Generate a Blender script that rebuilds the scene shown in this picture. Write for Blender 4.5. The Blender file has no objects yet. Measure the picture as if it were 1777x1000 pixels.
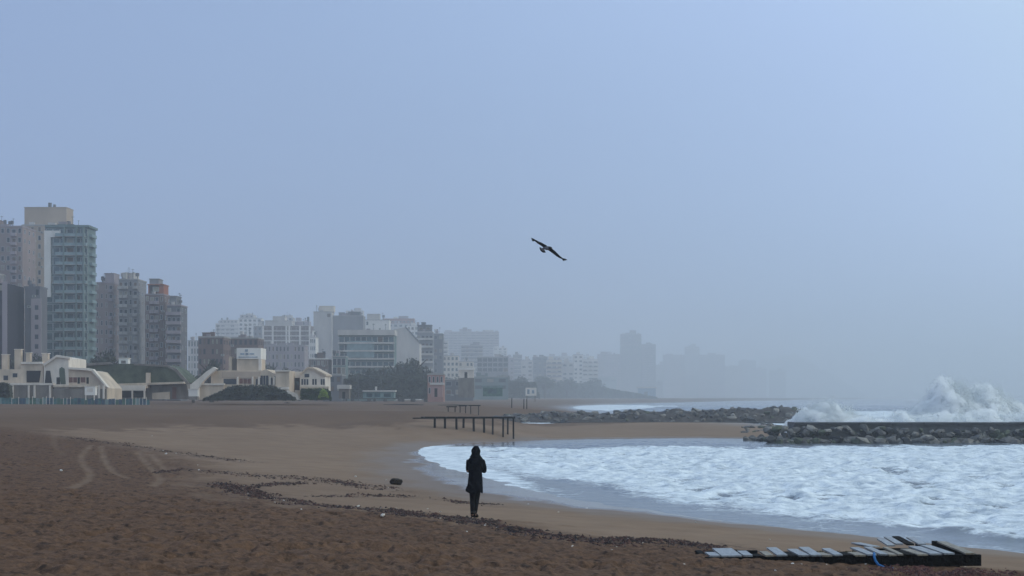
import bpy, bmesh, math, random
import numpy as np
from mathutils import Vector, Matrix
S = bpy.context.scene
COL = S.collection
R = math.radians
random.seed(11)
rng = np.random.default_rng(11)

# ------------------------------------------------------------------ camera
F = 2700.0          # focal length in pixels of a 1777 px wide picture
HZ = 690.0          # row of the horizon
CZ = 3.85           # lens height above the sea
cam = bpy.data.cameras.new('camera')
cam.sensor_width = 36; cam.lens = F/1777*36
cam.shift_y = (HZ-500)/1777
cam.clip_start = 0.5; cam.clip_end = 30000
camo = bpy.data.objects.new('camera', cam); COL.objects.link(camo)
camo.location = (0, 0, CZ); camo.rotation_euler = (R(90), 0, 0)
S.camera = camo

# ------------------------------------------------------------------ sky, sun, exposure
SUN_AZ, SUN_EL = R(98), R(33)      # azimuth east of the view direction, elevation
sd = Vector((math.sin(SUN_AZ)*math.cos(SUN_EL), math.cos(SUN_AZ)*math.cos(SUN_EL), math.sin(SUN_EL)))
w = bpy.data.worlds.new('World'); S.world = w; w.use_nodes = True
nt = w.node_tree; nt.nodes.clear()
def wn(t, **k):
    n = nt.nodes.new(t)
    for a, b in k.items(): setattr(n, a, b)
    return n
sky = wn('ShaderNodeTexSky', sky_type='NISHITA', sun_disc=False, sun_elevation=SUN_EL, sun_rotation=SUN_AZ)
sky.air_density = 1.0; sky.dust_density = 2.0
bg1 = wn('ShaderNodeBackground'); bg1.inputs['Strength'].default_value = 0.08
nt.links.new(sky.outputs[0], bg1.inputs['Color'])
tc = wn('ShaderNodeTexCoord')
dot = wn('ShaderNodeVectorMath', operation='DOT_PRODUCT'); dot.inputs[1].default_value = sd
nt.links.new(tc.outputs['Generated'], dot.inputs[0])
ns = wn('ShaderNodeTexNoise'); ns.inputs['Scale'].default_value = 2.2; ns.inputs['Detail'].default_value = 4; ns.inputs['Roughness'].default_value = .1
sc = wn('ShaderNodeVectorMath', operation='MULTIPLY'); sc.inputs[1].default_value = (1, 1, 3.0)
nt.links.new(tc.outputs['Generated'], sc.inputs[0]); nt.links.new(sc.outputs[0], ns.inputs['Vector'])
m1 = wn('ShaderNodeMath', operation='MULTIPLY_ADD'); m1.inputs[1].default_value = 0.16; m1.inputs[2].default_value = 0.31
nt.links.new(ns.outputs[0], m1.inputs[0])
m2 = wn('ShaderNodeMath', operation='ADD'); m0 = wn('ShaderNodeMath', operation='MULTIPLY'); m0.inputs[1].default_value = 1.1; nt.links.new(dot.outputs['Value'], m0.inputs[0]); nt.links.new(m0.outputs[0], m2.inputs[0]); nt.links.new(m1.outputs[0], m2.inputs[1])
cr = wn('ShaderNodeValToRGB'); cr.color_ramp.interpolation = 'B_SPLINE'
e = cr.color_ramp.elements
e[0].position = 0.0; e[0].color = (.285, .405, .690, 1)
e[1].position = 1.0; e[1].color = (.76, .98, 1.42, 1)
for p, c in ((.30, (.320, .458, .740, 1)), (.50, (.408, .567, .895, 1)), (.72, (.555, .738, 1.12, 1))):
    q = e.new(p); q.color = c
nt.links.new(m2.outputs[0], cr.inputs[0])
bg2 = wn('ShaderNodeBackground'); bg2.inputs['Strength'].default_value = 1.0
nt.links.new(cr.outputs[0], bg2.inputs['Color'])
mx = wn('ShaderNodeMixShader'); mx.inputs[0].default_value = 0.90
nt.links.new(bg1.outputs[0], mx.inputs[1]); nt.links.new(bg2.outputs[0], mx.inputs[2])
wo = wn('ShaderNodeOutputWorld'); nt.links.new(mx.outputs[0], wo.inputs['Surface'])

sl = bpy.data.lights.new('sun', 'SUN'); sl.energy = 0.80; sl.angle = R(15); sl.color = (1.0, .97, .95)
so = bpy.data.objects.new('sun', sl); COL.objects.link(so)
so.rotation_euler = sd.to_track_quat('Z', 'Y').to_euler()
S.view_settings.view_transform = 'Standard'; S.view_settings.look = 'None'
S.view_settings.exposure = 0.0; S.view_settings.gamma = 1.0; S.view_settings.use_curve_mapping = False
S.render.engine = 'CYCLES'
S.cycles.volume_bounces = 16; S.cycles.max_bounces = 16; S.cycles.diffuse_bounces = 12; S.cycles.transmission_bounces = 12

# ------------------------------------------------------------------ noise in numpy
def _hash(ix, iy, s):
    h = (ix.astype(np.int64)*374761393 + iy.astype(np.int64)*668265263 + s*982451653) & 0xffffffff
    h = ((h ^ (h >> 13))*1274126177) & 0xffffffff
    h = (h ^ (h >> 16)) & 0xffffffff
    return h/4294967295.0
def vnoise(x, y, s=0):
    x = np.asarray(x, float); y = np.asarray(y, float)
    ix = np.floor(x); iy = np.floor(y); fx = x-ix; fy = y-iy
    fx = fx*fx*(3-2*fx); fy = fy*fy*(3-2*fy)
    a = _hash(ix, iy, s); b = _hash(ix+1, iy, s); c = _hash(ix, iy+1, s); d = _hash(ix+1, iy+1, s)
    return (a+(b-a)*fx)*(1-fy)+(c+(d-c)*fx)*fy
def fbm(x, y, oct=4, s=0, g=.5):
    v = 0; a = 1; t = 0
    for i in range(oct):
        v = v+a*vnoise(x*2**i+17*i, y*2**i+9*i, s+i); t += a; a *= g
    return v/t
def sstep(a, b, x):
    t = np.clip((x-a)/(b-a), 0, 1); return t*t*(3-2*t)

# ------------------------------------------------------------------ places
def pt(px, py, z=0.0):
    """point at height z (below the horizon rows)"""
    Y = (CZ-z)*F/(py-HZ); return ((px-888.5)*Y/F, Y)
def at(px, py, Y):
    return Vector(((px-888.5)*Y/F, Y, CZ-(py-HZ)*Y/F))
def XX(px, Y): return (px-888.5)*Y/F
def ZZ(py, Y): return CZ-(py-HZ)*Y/F

def poly_sd(poly, x, y):
    """signed distance, positive inside"""
    P = np.array(poly); n = len(P)
    d = np.full(x.shape, 1e9); ins = np.zeros(x.shape, bool)
    for i in range(n):
        ax, ay = P[i]; bx, by = P[(i+1) % n]
        ex, ey = bx-ax, by-ay
        wx, wy = x-ax, y-ay
        t = np.clip((wx*ex+wy*ey)/(ex*ex+ey*ey+1e-12), 0, 1)
        d = np.minimum(d, np.hypot(wx-ex*t, wy-ey*t))
        c = ((ay > y) != (by > y)) & (x < (bx-ax)*(y-ay)/((by-ay) if abs(by-ay) > 1e-12 else 1e-12)+ax)
        ins ^= c
    return np.where(ins, d, -d)
def line_d(line, x, y):
    d = np.full(x.shape, 1e9)
    for (ax, ay), (bx, by) in zip(line[:-1], line[1:]):
        ex, ey = bx-ax, by-ay; wx, wy = x-ax, y-ay
        t = np.clip((wx*ex+wy*ey)/(ex*ex+ey*ey+1e-12), 0, 1)
        d = np.minimum(d, np.hypot(wx-ex*t, wy-ey*t))
    return d
def smooth(line, n=3, closed=False):
    P = [tuple(p) for p in line]
    for _ in range(n):
        Q = []
        m = len(P)
        rg = range(m if closed else m-1)
        if not closed: Q.append(P[0])
        for i in rg:
            a, b = P[i], P[(i+1) % m]
            Q.append((a[0]*.75+b[0]*.25, a[1]*.75+b[1]*.25)); Q.append((a[0]*.25+b[0]*.75, a[1]*.25+b[1]*.75))
        if not closed: Q.append(P[-1])
        P = Q
    return P

# foam front of the wash, near side from the right to the tip, then the far side
near_front = [(1980, 985), (1777, 962), (1650, 947), (1500, 930), (1300, 909), (1150, 888), (1000, 862), (930, 846), (870, 829), (800, 813), (745, 797), (729, 783)]
far_front = [(733, 777), (770, 773.5), (840, 772.5), (900, 769), (960, 765.5), (1060, 762.5), (1180, 761), (1280, 762), (1350, 768), (1450, 764), (1777, 762), (2100, 762)]
FP = smooth([pt(*p) for p in near_front]+[pt(*p) for p in far_front], 2, False)
FP = [(60, 20)]+[(x, y) for x, y in FP]+[(140, 150)]
near_wet = [(2000, 985), (1777, 960), (1500, 933), (1250, 908), (1000, 884), (870, 867), (770, 850), (715, 826), (695, 800)]
far_wet = [(712, 774), (790, 768), (880, 764.5), (960, 761.5), (1060, 760), (1180, 758.5), (1280, 759), (1350, 762), (1500, 760), (2100, 760)]
SP = smooth([pt(x, y, .1) for x, y in near_wet]+[pt(x, y, .1) for x, y in far_wet], 2, False)
SP = [(62, 18)]+SP+[(140, 155)]
# outer sea behind the groyne and breakwater
OP = [(1777*2, 744), (1600, 744), (1400, 741), (1300, 734), (1180, 728), (1080, 722), (1010, 714), (985, 708), (1005, 704.5), (1100, 701), (1250, 697), (1440, 693.6)]
OP = [pt(*p) for p in OP]+[(2500, 9000), (30000, 9000), (30000, 150)]
PP = [pt(*p) for p in [(888, 731), (975, 732), (990, 735), (940, 736.5), (890, 735)]]

HT = ([0, 4, 15, 30, 60, 150, 300, 700], [0.1, .35, 1.0, 2.08, 2.45, 2.95, 3.3, 3.5])
MOUND = (XX(1515, 31.5), 31.5)
def base_h(x, y):
    x = np.asarray(x, float); y = np.asarray(y, float)
    dF = poly_sd(FP, x, y); dS = poly_sd(SP, x, y); dO = poly_sd(OP, x, y); dP = poly_sd(PP, x, y)
    land = np.interp(-np.maximum(np.maximum(dS, dO), dP), HT[0], HT[1])
    t = np.clip(-dF/(-dF+np.maximum(dS, 0)+1e-6), 0, 1)
    wet = 0.1*t
    h = np.where(dS > 0, wet, land)
    h = np.where(dF > 0, -0.035*np.minimum(dF, 14), h)
    h = np.where(dO > 0, -np.minimum(dO*.08, 2.0), h)
    ofl = sstep(0, 6, -dO)          # land falls to the outer sea as well
    h = np.where((dO <= 0) & (dF <= 0), h*np.clip(.25+.75*ofl, 0, 1), h)
    h = np.where(dP > 0, -.05*np.minimum(dP, 4), h)
    low = sstep(-9, 6, x)*sstep(118, 136, y)*(1-sstep(242, 285, y))
    h = np.where(h > 0, h*(1-.93*low)+.10*low*(h > .1), h)
    # sand bank the pier is let into
    bx, by = XX(745, 141), 141
    h = h+.75*sstep(11, 4, np.hypot((x-bx-1)/1.0, (y-by-4)/1.3))*(dS <= 0)*sstep(0, 3, -dS)
    return h, dF, dS, dO, dP
def hz(x, y):
    a = base_h(np.array([float(x)]), np.array([float(y)]))[0]
    return float(a[0])
def ground(px, py):
    """where the sight line through a photograph pixel meets the beach"""
    Y = np.concatenate([np.arange(15, 90, .1), np.arange(90, 900, .5)])
    h = base_h((px-888.5)*Y/F, Y)[0]
    zr = CZ-(py-HZ)*Y/F
    k = np.argmax(zr <= h)
    if zr[k] > h[k]: k = len(Y)-1
    return ((px-888.5)*Y[k]/F, float(Y[k]), float(h[k]))
def gline(pts): return [ground(*p)[:2] for p in pts]

# ------------------------------------------------------------------ materials
MATS = {}
def mat(name, col, rough=.8, var=.15, scale=.5, bump=0.0, bscale=8.0, spec=.3, col2=None, stretch=None, metal=0):
    if name in MATS: return MATS[name]
    m = bpy.data.materials.new(name); m.use_nodes = True; t = m.node_tree; b = t.nodes['Principled BSDF']
    b.inputs['Roughness'].default_value = rough; b.inputs['Specular IOR Level'].default_value = spec; b.inputs['Metallic'].default_value = metal
    g = t.nodes.new('ShaderNodeNewGeometry')
    src = g.outputs['Position']
    if stretch:
        v = t.nodes.new('ShaderNodeVectorMath'); v.operation = 'MULTIPLY'; v.inputs[1].default_value = stretch
        t.links.new(src, v.inputs[0]); src = v.outputs[0]
    n = t.nodes.new('ShaderNodeTexNoise'); n.inputs['Scale'].default_value = scale; n.inputs['Detail'].default_value = 6; n.inputs['Roughness'].default_value = .65
    t.links.new(src, n.inputs['Vector'])
    r = t.nodes.new('ShaderNodeValToRGB')
    c2 = col2 if col2 else tuple(c*(1-var*2) for c in col)
    r.color_ramp.elements[0].position = .33; r.color_ramp.elements[0].color = (*c2, 1)
    r.color_ramp.elements[1].position = .62; r.color_ramp.elements[1].color = (*[min(c*(1+var*.5), 1) for c in col], 1)
    t.links.new(n.outputs[0], r.inputs[0]); t.links.new(r.outputs[0], b.inputs['Base Color'])
    if bump:
        n2 = t.nodes.new('ShaderNodeTexNoise'); n2.inputs['Scale'].default_value = bscale; n2.inputs['Detail'].default_value = 5
        t.links.new(src, n2.inputs['Vector'])
        bp = t.nodes.new('ShaderNodeBump'); bp.inputs['Strength'].default_value = bump; bp.inputs['Distance'].default_value = .1
        t.links.new(n2.outputs[0], bp.inputs['Height']); t.links.new(bp.outputs[0], b.inputs['Normal'])
    MATS[name] = m; return m

# ------------------------------------------------------------------ mesh helpers
def me_from(name, V, Fc, mats=(), midx=None, smooth_=False):
    me = bpy.data.meshes.new(name)
    me.from_pydata([tuple(v) for v in V], [], Fc)
    for m in mats: me.materials.append(m)
    if midx is not None: me.polygons.foreach_set('material_index', midx)
    if smooth_: me.polygons.foreach_set('use_smooth', [True]*len(me.polygons))
    me.update(); return me
def grid_mesh(name, X, Y, Z, m, attrs=None, smooth_=True):
    """X, Y, Z 2-D arrays of rows x cols"""
    r, c = X.shape
    co = np.stack([X, Y, Z], -1).reshape(-1, 3).astype(np.float32)
    me = bpy.data.meshes.new(name)
    me.vertices.add(r*c); me.vertices.foreach_set('co', co.ravel())
    i = np.arange((r-1)*(c-1)); rr = i//(c-1); cc = i % (c-1); a = rr*c+cc
    q = np.stack([a, a+1, a+c+1, a+c], -1).astype(np.int32)
    me.loops.add(q.size); me.loops.foreach_set('vertex_index', q.ravel())
    me.polygons.add(len(q)); me.polygons.foreach_set('loop_start', (np.arange(len(q))*4).astype(np.int32))
    me.update(calc_edges=True)
    me.polygons.foreach_set('use_smooth', [smooth_]*len(q))
    me.materials.append(m)
    for k, v in (attrs or {}).items():
        at_ = me.attributes.new(k, 'FLOAT', 'POINT'); at_.data.foreach_set('value', v.ravel().astype(np.float32))
    return me
def link(name, me, parent=None, loc=(0, 0, 0), rot=(0, 0, 0), scl=(1, 1, 1)):
    o = bpy.data.objects.new(name, me); COL.objects.link(o)
    o.parent = parent; o.location = loc; o.rotation_euler = rot; o.scale = scl
    return o
def tag(o, label=None, cat=None, group=None, kind=None):
    if label: o['label'] = label
    if cat: o['category'] = cat
    if group: o['group'] = group
    if kind: o['kind'] = kind
    return o
def thing(name, label, cat, loc, group=None, rz=0):
    o = link(name, None, None, loc, (0, 0, rz)); return tag(o, label, cat, group)

BF = [(0, 3, 2, 1), (4, 5, 6, 7), (0, 1, 5, 4), (1, 2, 6, 5), (2, 3, 7, 6), (3, 0, 4, 7)]
class MB:
    def __init__(s): s.V = []; s.F = []; s.M = []
    def add(s, V, Fc, m=0):
        o = len(s.V); s.V += [tuple(v) for v in V]; s.F += [tuple(i+o for i in f) for f in Fc]; s.M += [m]*len(Fc)
    def box(s, x0, x1, y0, y1, z0, z1, m=0):
        s.add([(x0, y0, z0), (x1, y0, z0), (x1, y1, z0), (x0, y1, z0), (x0, y0, z1), (x1, y0, z1), (x1, y1, z1), (x0, y1, z1)], BF, m)
    def prism(s, pts, y0, y1, m=0):
        """pts in x,z, extruded in y; counter-clockwise seen from -y"""
        n = len(pts)
        V = [(x, y0, z) for x, z in pts]+[(x, y1, z) for x, z in pts]
        Fc = [tuple(range(n)), tuple(range(2*n-1, n-1, -1))]
        Fc += [((i+1) % n, i, i+n, (i+1) % n+n) for i in range(n)]
        s.add(V, Fc, m)
    def tube(s, pts, rad, n=6, m=0):
        pts = [Vector(p) for p in pts]
        if not hasattr(rad, '__len__'): rad = [rad]*len(pts)
        rings = []
        for i, p in enumerate(pts):
            d = (pts[min(i+1, len(pts)-1)]-pts[max(i-1, 0)]).normalized()
            u = d.cross(Vector((0, 0, 1)) if abs(d.z) < .9 else Vector((1, 0, 0))).normalized(); v = d.cross(u)
            rings.append([p+(u*math.cos(2*math.pi*k/n)+v*math.sin(2*math.pi*k/n))*rad[i] for k in range(n)])
        V = [q for r in rings for q in r]
        Fc = [(i*n+k, i*n+(k+1) % n, (i+1)*n+(k+1) % n, (i+1)*n+k) for i in range(len(pts)-1) for k in range(n)]
        Fc += [tuple(range(n-1, -1, -1)), tuple(range((len(pts)-1)*n, len(pts)*n))]
        s.add(V, Fc, m)
    def mesh(s, name, mats, sm=False):
        if not isinstance(mats, (list, tuple)): mats = [mats]
        return me_from(name, s.V, s.F, mats, s.M, sm)
    def build(s, name, mats, parent=None, loc=(0, 0, 0), rot=(0, 0, 0), sm=False):
        return link(name, s.mesh(name, mats, sm), parent, loc, rot)

# ------------------------------------------------------------------ the beach
def sand_material():
    m = bpy.data.materials.new('sand'); m.use_nodes = True; t = m.node_tree; N = t.nodes; L = t.links; b = N['Principled BSDF']
    g = N.new('ShaderNodeNewGeometry')
    def attr(n):
        a = N.new('ShaderNodeAttribute'); a.attribute_name = n; return a.outputs['Fac']
    def noise(sc, det=6, ro=.6, st=None):
        n = N.new('ShaderNodeTexNoise'); n.inputs['Scale'].default_value = sc; n.inputs['Detail'].default_value = det; n.inputs['Roughness'].default_value = ro
        src = g.outputs['Position']
        if st:
            v = N.new('ShaderNodeVectorMath'); v.operation = 'MULTIPLY'; v.inputs[1].default_value = st; L.new(src, v.inputs[0]); src = v.outputs[0]
        L.new(src, n.inputs['Vector']); return n.outputs[0]
    def ramp(f, a, b_, p0=.3, p1=.7):
        r = N.new('ShaderNodeValToRGB'); r.color_ramp.elements[0].position = p0; r.color_ramp.elements[1].position = p1
        r.color_ramp.elements[0].color = (*a, 1); r.color_ramp.elements[1].color = (*b_, 1); L.new(f, r.inputs[0]); return r.outputs[0]
    def mix(f, a, c):
        x = N.new('ShaderNodeMix'); x.data_type = 'RGBA'; L.new(f, x.inputs[0]); L.new(a, x.inputs[6]); L.new(c, x.inputs[7]); return x.outputs[2]
    def math_(op, a, c=None, d=None):
        x = N.new('ShaderNodeMath'); x.operation = op
        for i, q in enumerate((a, c, d)):
            if q is None: continue
            if isinstance(q, (int, float)): x.inputs[i].default_value = q
            else: L.new(q, x.inputs[i])
        return x.outputs[0]
    # dry churned, darker damp flat, pale smooth
    churn = mix(ramp(noise(3.5, 8, .7, (1, .6, 1)), (.35,.35,.35), (1,1,1), .40, .58), ramp(noise(.25), (.128, .070, .042), (.170, .095, .058)), ramp(noise(6, 6, .8, (1, .8, 1)), (.056, .030, .019), (.185, .105, .066), .36, .64))  # mottled sand tone; its dark speckle also paints shade between the clods
    fl = ramp(noise(4.6, 4, .65, (1, .42, 1)), (0, 0, 0), (1, 1, 1), .34, .46)  # dark flecks put the shade of small pits into the colour
    churn = mix(fl, ramp(noise(2), (.036, .021, .015), (.056, .033, .023)), churn)
    flat = ramp(noise(.12, 5, .6, (1, .35, 1)), (.118, .070, .044), (.155, .096, .062))
    pale = mix(noise(2.0, 6, .7), ramp(noise(.08, 5, .6, (1, .5, 1)), (.225, .146, .098), (.275, .183, .126)), ramp(noise(.5, 6), (.19, .122, .078), (.30, .205, .138)))
    wet = ramp(noise(.3), (.10, .072, .055), (.14, .100, .075))
    c = mix(attr('pale'), flat, pale)
    c = mix(attr('churn'), c, churn)
    trk = ramp(noise(1.5), (.17, .108, .072), (.24, .158, .108))
    c = mix(attr('track'), c, trk)
    stn = ramp(noise(6, 6, .7), (.045, .026, .022), (.14, .09, .07))
    sf = math_('MULTIPLY', attr('stain'), math_('GREATER_THAN', noise(3.2, 6, .75), .52))
    c = mix(sf, c, stn)
    c = mix(attr('wet'), c, wet)
    L.new(c, b.inputs['Base Color'])
    ro = math_('MULTIPLY_ADD', attr('wet'), -.80, .92); 
    L.new(ro, b.inputs['Roughness'])
    sp = math_('MULTIPLY_ADD', attr('wet'), .5, .12); L.new(sp, b.inputs['Specular IOR Level'])
    hh = math_('ADD', math_('MULTIPLY', noise(11, 5, .7), .8), math_('MULTIPLY', noise(30, 3, .6), .25))
    bp = N.new('ShaderNodeBump'); bp.inputs['Distance'].default_value = .09
    st = math_('MULTIPLY_ADD', attr('churn'), .62, .16); st = math_('MULTIPLY', st, math_('MULTIPLY_ADD', attr('wet'), -.93, 1))
    L.new(st, bp.inputs['Strength']); L.new(hh, bp.inputs['Height']); L.new(bp.outputs[0], b.inputs['Normal'])
    return m
SAND = sand_material()

def rows():
    y = [3.0]
    while y[-1] < 9000:
        Y = y[-1]
        f = .02 if Y < 17 else (.0029 if Y < 45 else (.005 if Y < 160 else (.010 if Y < 400 else .04)))
        y.append(Y*(1+f))
    return np.array(y)
yr = rows()
u = np.concatenate([np.linspace(-1.6, -.42, 40, endpoint=False), np.linspace(-.42, .42, 420, endpoint=False), np.linspace(.42, 1.6, 41)])
Xg = u[None, :]*(yr[:, None]+1.0); Yg = np.repeat(yr[:, None], len(u), 1)
Hb, dF, dS, dO, dP = base_h(Xg, Yg)
churn_line = [(-700, 722), (-200, 730), (0, 742), (110, 757), (250, 778), (330, 800), (370, 838), (440, 866), (560, 884), (700, 893), (830, 905), (1000, 934), (1200, 947), (1420, 968), (1777, 992)]
CP = gline(churn_line)+[(24, 20), (30, -5), (-30, -5), (-200, 60)]
wob = (fbm(Xg*.8, Yg*.35, 4, 5)-.5)
dC = poly_sd(CP, Xg, Yg)+wob*4
churn = sstep(-2.6, 2.6, dC+(fbm(Xg*2.0, Yg*1.2, 3, 19)-.5)*3)
pale_line = [(-40, 747), (200, 747), (330, 741), (520, 738.5), (700, 737), (900, 736), (1330, 736)]
PLP = gline(pale_line)+[(60, 200), (60, 10), (-30, 10)]
dL = poly_sd(PLP, Xg, Yg)+wob*10
pale = sstep(-1.5, 2.5, dL)*(.75+.5*(fbm(Xg*.1, Yg*.05, 3, 8)-.5))
wetm = np.clip(sstep(-.5, 1.6, dS+wob*2.2), 0, 1)
wetm = np.maximum(wetm, .4*sstep(-3.5, 0, dS+wob*3))
wetm = np.maximum(wetm, .7*sstep(-14, 0, dO+wob*8))
tracks = [[(158, 772), (141, 790), (143, 806), (158, 820), (154, 836), (118, 849)], [(176, 774), (180, 797), (196, 820), (222, 832)], [(240, 784), (256, 806), (284, 834), (262, 846)], [(262, 787), (276, 803), (290, 818)], [(100, 745), (90, 768), (110, 790)]]
track = np.zeros_like(Xg)
for i, tline in enumerate(tracks):
    d = line_d(smooth(gline(tline), 3), Xg, Yg)
    track = np.maximum(track, sstep(.21, .09, d)*(.8 if i < 4 else .35)*(.65+.6*fbm(Xg*1.2, Yg*.8, 3, 88)))
wrack_lines = [
    [(110, 758), (210, 772), (300, 786), (420, 801)],
    [(275, 820), (330, 814), (420, 822), (520, 828), (640, 846)],
    [(375, 840), (420, 852), (470, 868), (520, 875), (575, 882), (640, 889)],
    [(640, 885), (700, 893), (760, 897), (830, 903)],
    [(780, 903), (860, 914), (930, 930), (1000, 936)],
    [(1020, 945), (1090, 940), (1200, 944), (1240, 955)],
    [(560, 862), (680, 860), (780, 868), (860, 880)],
    [(440, 845), (520, 836), (640, 842), (700, 855)],
]
stain = np.zeros_like(Xg)
WL = [smooth(gline(l), 2) for l in wrack_lines]
for i, l in enumerate(WL):
    stain = np.maximum(stain, sstep(1.7 if i < 6 else 1.0, .1, line_d(l, Xg, Yg)+wob*1.6)*(.95 if i < 6 else .5))
fine = sstep(140, 40, Yg)
near = sstep(75, 40, Yg)
relief = churn*(.035*(fbm(Xg*2.1, Yg*1.6, 3, 21)-.5)*2 + +.028*(vnoise(Xg*6.2, Yg*3.6, 30)-.5)*2*near + .028*(vnoise(Xg*10.5, Yg*6.0, 31)-.5)*2*sstep(55, 30, Yg))*(Yg < 200)
pits = sstep(.60, .82, vnoise(Xg*4.6, Yg*2.0, 44))*sstep(.35, .6, fbm(Xg*.3, Yg*.3, 2, 61))
relief -= churn*.085*pits
for (a, b_, c_) in (((0, 862), (330, 878), .10), ((0, 885), (560, 893), .07), ((0, 912), (700, 955), .07), ((0, 948), (900, 962), .10), ((200, 905), (1000, 915), .08), ((300, 970), (1300, 985), .08), ((100, 985), (700, 1010), .09), ((600, 930), (1100, 965), .06)):
    l = gline([a, b_]); d = line_d(l, Xg, Yg+.35*np.sin(Xg*.9)+.3*wob)
    relief += 1.0*churn*c_*(np.exp(-((d-.35)/.22)**2)*.6-np.exp(-(d/.2)**2))*(.35+.9*fbm(Xg*.7, Yg*.7, 2, 9))
rk = (Yg+.10*Xg+.8*fbm(Xg*.12, Yg*.12, 2, 202))*2*math.pi/1.15
relief += churn*near*.060*np.abs(np.sin(rk*.5))**.5*(.2+1.2*fbm(Xg*.18, Yg*.8, 2, 203))
relief += .03*(fbm(Xg*.5, Yg*.5, 3, 3)-.5)*2*(1-wetm)*fine
relief += (1-churn)*(1-wetm)*.035*(fbm(Xg*1.4, Yg*.9, 3, 14)-.5)*2*(Yg < 150)
relief -= track*.035
relief += .022*(fbm(Xg*.45, Yg*.3, 4, 113)-.5)*2*sstep(-9, -1, dF)*sstep(3, -1, dF)*(Yg < 118)
relief += .05*stain*(vnoise(Xg*4, Yg*4, 77)-.3)*(Yg < 120)
# sand drifted into the fallen walkway
mb_ = np.exp(-(((Xg-MOUND[0])/1.25)**2+((Yg-MOUND[1]-.1)/1.0)**2)**1.5)
relief += .17*mb_*(.8+.5*(fbm(Xg*3, Yg*3, 3, 91)-.5))
Zg = Hb+relief
sand = tag(link('sand_beach', grid_mesh('sand_beach', Xg, Yg, Zg, SAND, dict(churn=churn*(1-.0*track), pale=pale, wet=wetm, track=track, stain=stain*(1-track)))), kind='structure')
sand['label'] = 'brown churned beach sand with smooth damp flats toward the water'
def gz(x, y):
    """height of the finished sand"""
    i = np.clip(np.searchsorted(yr, y)-1, 0, len(yr)-2); uu = x/(yr[i]+1.0)
    j = int(np.clip(np.searchsorted(u, uu)-1, 0, len(u)-2))
    fy = (y-yr[i])/(yr[i+1]-yr[i]); fx = np.clip((uu-u[j])/(u[j+1]-u[j]), 0, 1)
    return float((Zg[i, j]*(1-fx)+Zg[i, j+1]*fx)*(1-fy)+(Zg[i+1, j]*(1-fx)+Zg[i+1, j+1]*fx)*fy)

# ------------------------------------------------------------------ the sea
def sea_material():
    m = bpy.data.materials.new('sea_water'); m.use_nodes = True; t = m.node_tree; N = t.nodes; L = t.links
    N.clear()
    out = N.new('ShaderNodeOutputMaterial')
    g = N.new('ShaderNodeNewGeometry')
    def attr(n):
        a = N.new('ShaderNodeAttribute'); a.attribute_name = n; return a.outputs['Fac']
    def noise(sc, det=6, ro=.6, st=None, dist=0):
        n = N.new('ShaderNodeTexNoise'); n.inputs['Scale'].default_value = sc; n.inputs['Detail'].default_value = det; n.inputs['Roughness'].default_value = ro; n.inputs['Distortion'].default_value = dist
        src = g.outputs['Position']
        if st:
            v = N.new('ShaderNodeVectorMath'); v.operation = 'MULTIPLY'; v.inputs[1].default_value = st; L.new(src, v.inputs[0]); src = v.outputs[0]
        L.new(src, n.inputs['Vector']); return n.outputs[0]
    def math_(op, a, c=None, d=None, cl=False):
        x = N.new('ShaderNodeMath'); x.operation = op; x.use_clamp = cl
        for i, q in enumerate((a, c, d)):
            if q is None: continue
            if isinstance(q, (int, float)): x.inputs[i].default_value = q
            else: L.new(q, x.inputs[i])
        return x.outputs[0]
    wat = N.new('ShaderNodeBsdfPrincipled'); wat.inputs['Base Color'].default_value = (.105, .125, .15, 1); wat.inputs['Roughness'].default_value = .12; wat.inputs['IOR'].default_value = 1.33
    foam = N.new('ShaderNodeBsdfPrincipled'); foam.inputs['Roughness'].default_value = .75; foam.inputs['Specular IOR Level'].default_value = .3
    fr = N.new('ShaderNodeValToRGB'); fr.color_ramp.elements[0].position = .34; fr.color_ramp.elements[1].position = .60
    fr.color_ramp.elements[0].color = (.38, .43, .49, 1); fr.color_ramp.elements[1].color = (.86, .895, .93, 1)
    L.new(noise(1.7, 8, .75, (.6, .6, 1), .6), fr.inputs[0]); L.new(fr.outputs[0], foam.inputs['Base Color'])
    # lacy coverage: attribute threshold against noise
    n1 = noise(1.15, 8, .72, (.8, .6, 1), .8); n2 = noise(4.2, 6, .7, (.8, .7, 1), .4)
    nn = math_('ADD', math_('MULTIPLY', n1, .62), math_('MULTIPLY', n2, .38))
    f = math_('ADD', math_('SUBTRACT', nn, .5), math_('SUBTRACT', attr('foam'), .5))
    f = math_('MULTIPLY_ADD', f, 6.5, .5, True)
    mx = N.new('ShaderNodeMixShader'); L.new(f, mx.inputs[0]); L.new(wat.outputs[0], mx.inputs[1]); L.new(foam.outputs[0], mx.inputs[2])
    hh = math_('ADD', math_('MULTIPLY', noise(1.6, 6, .65, (1, .6, 1), .5), .8), math_('MULTIPLY', noise(9, 4, .6), .15))
    bp = N.new('ShaderNodeBump'); bp.inputs['Distance'].default_value = .22; L.new(hh, bp.inputs['Height'])
    L.new(math_('MULTIPLY_ADD', attr('rough'), .6, .08), bp.inputs['Strength'])
    L.new(bp.outputs[0], foam.inputs['Normal']); L.new(bp.outputs[0], wat.inputs['Normal'])
    L.new(mx.outputs[0], out.inputs['Surface'])
    return m
SEA = sea_material()
ys = [30.0]
while ys[-1] < 20000:
    Y = ys[-1]; ys.append(Y*(1+(.0035 if Y < 170 else (.005 if Y < 500 else (.012 if Y < 1200 else .05)))))
ys = np.array(ys)
us = np.concatenate([np.linspace(-.30, .42, 420, endpoint=False), np.linspace(.42, 2.2, 60)])
Xs = us[None, :]*ys[:, None]; Ys = np.repeat(ys[:, None], len(us), 1)
_, sF, sS, sO, sP = base_h(Xs, Ys)
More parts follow.
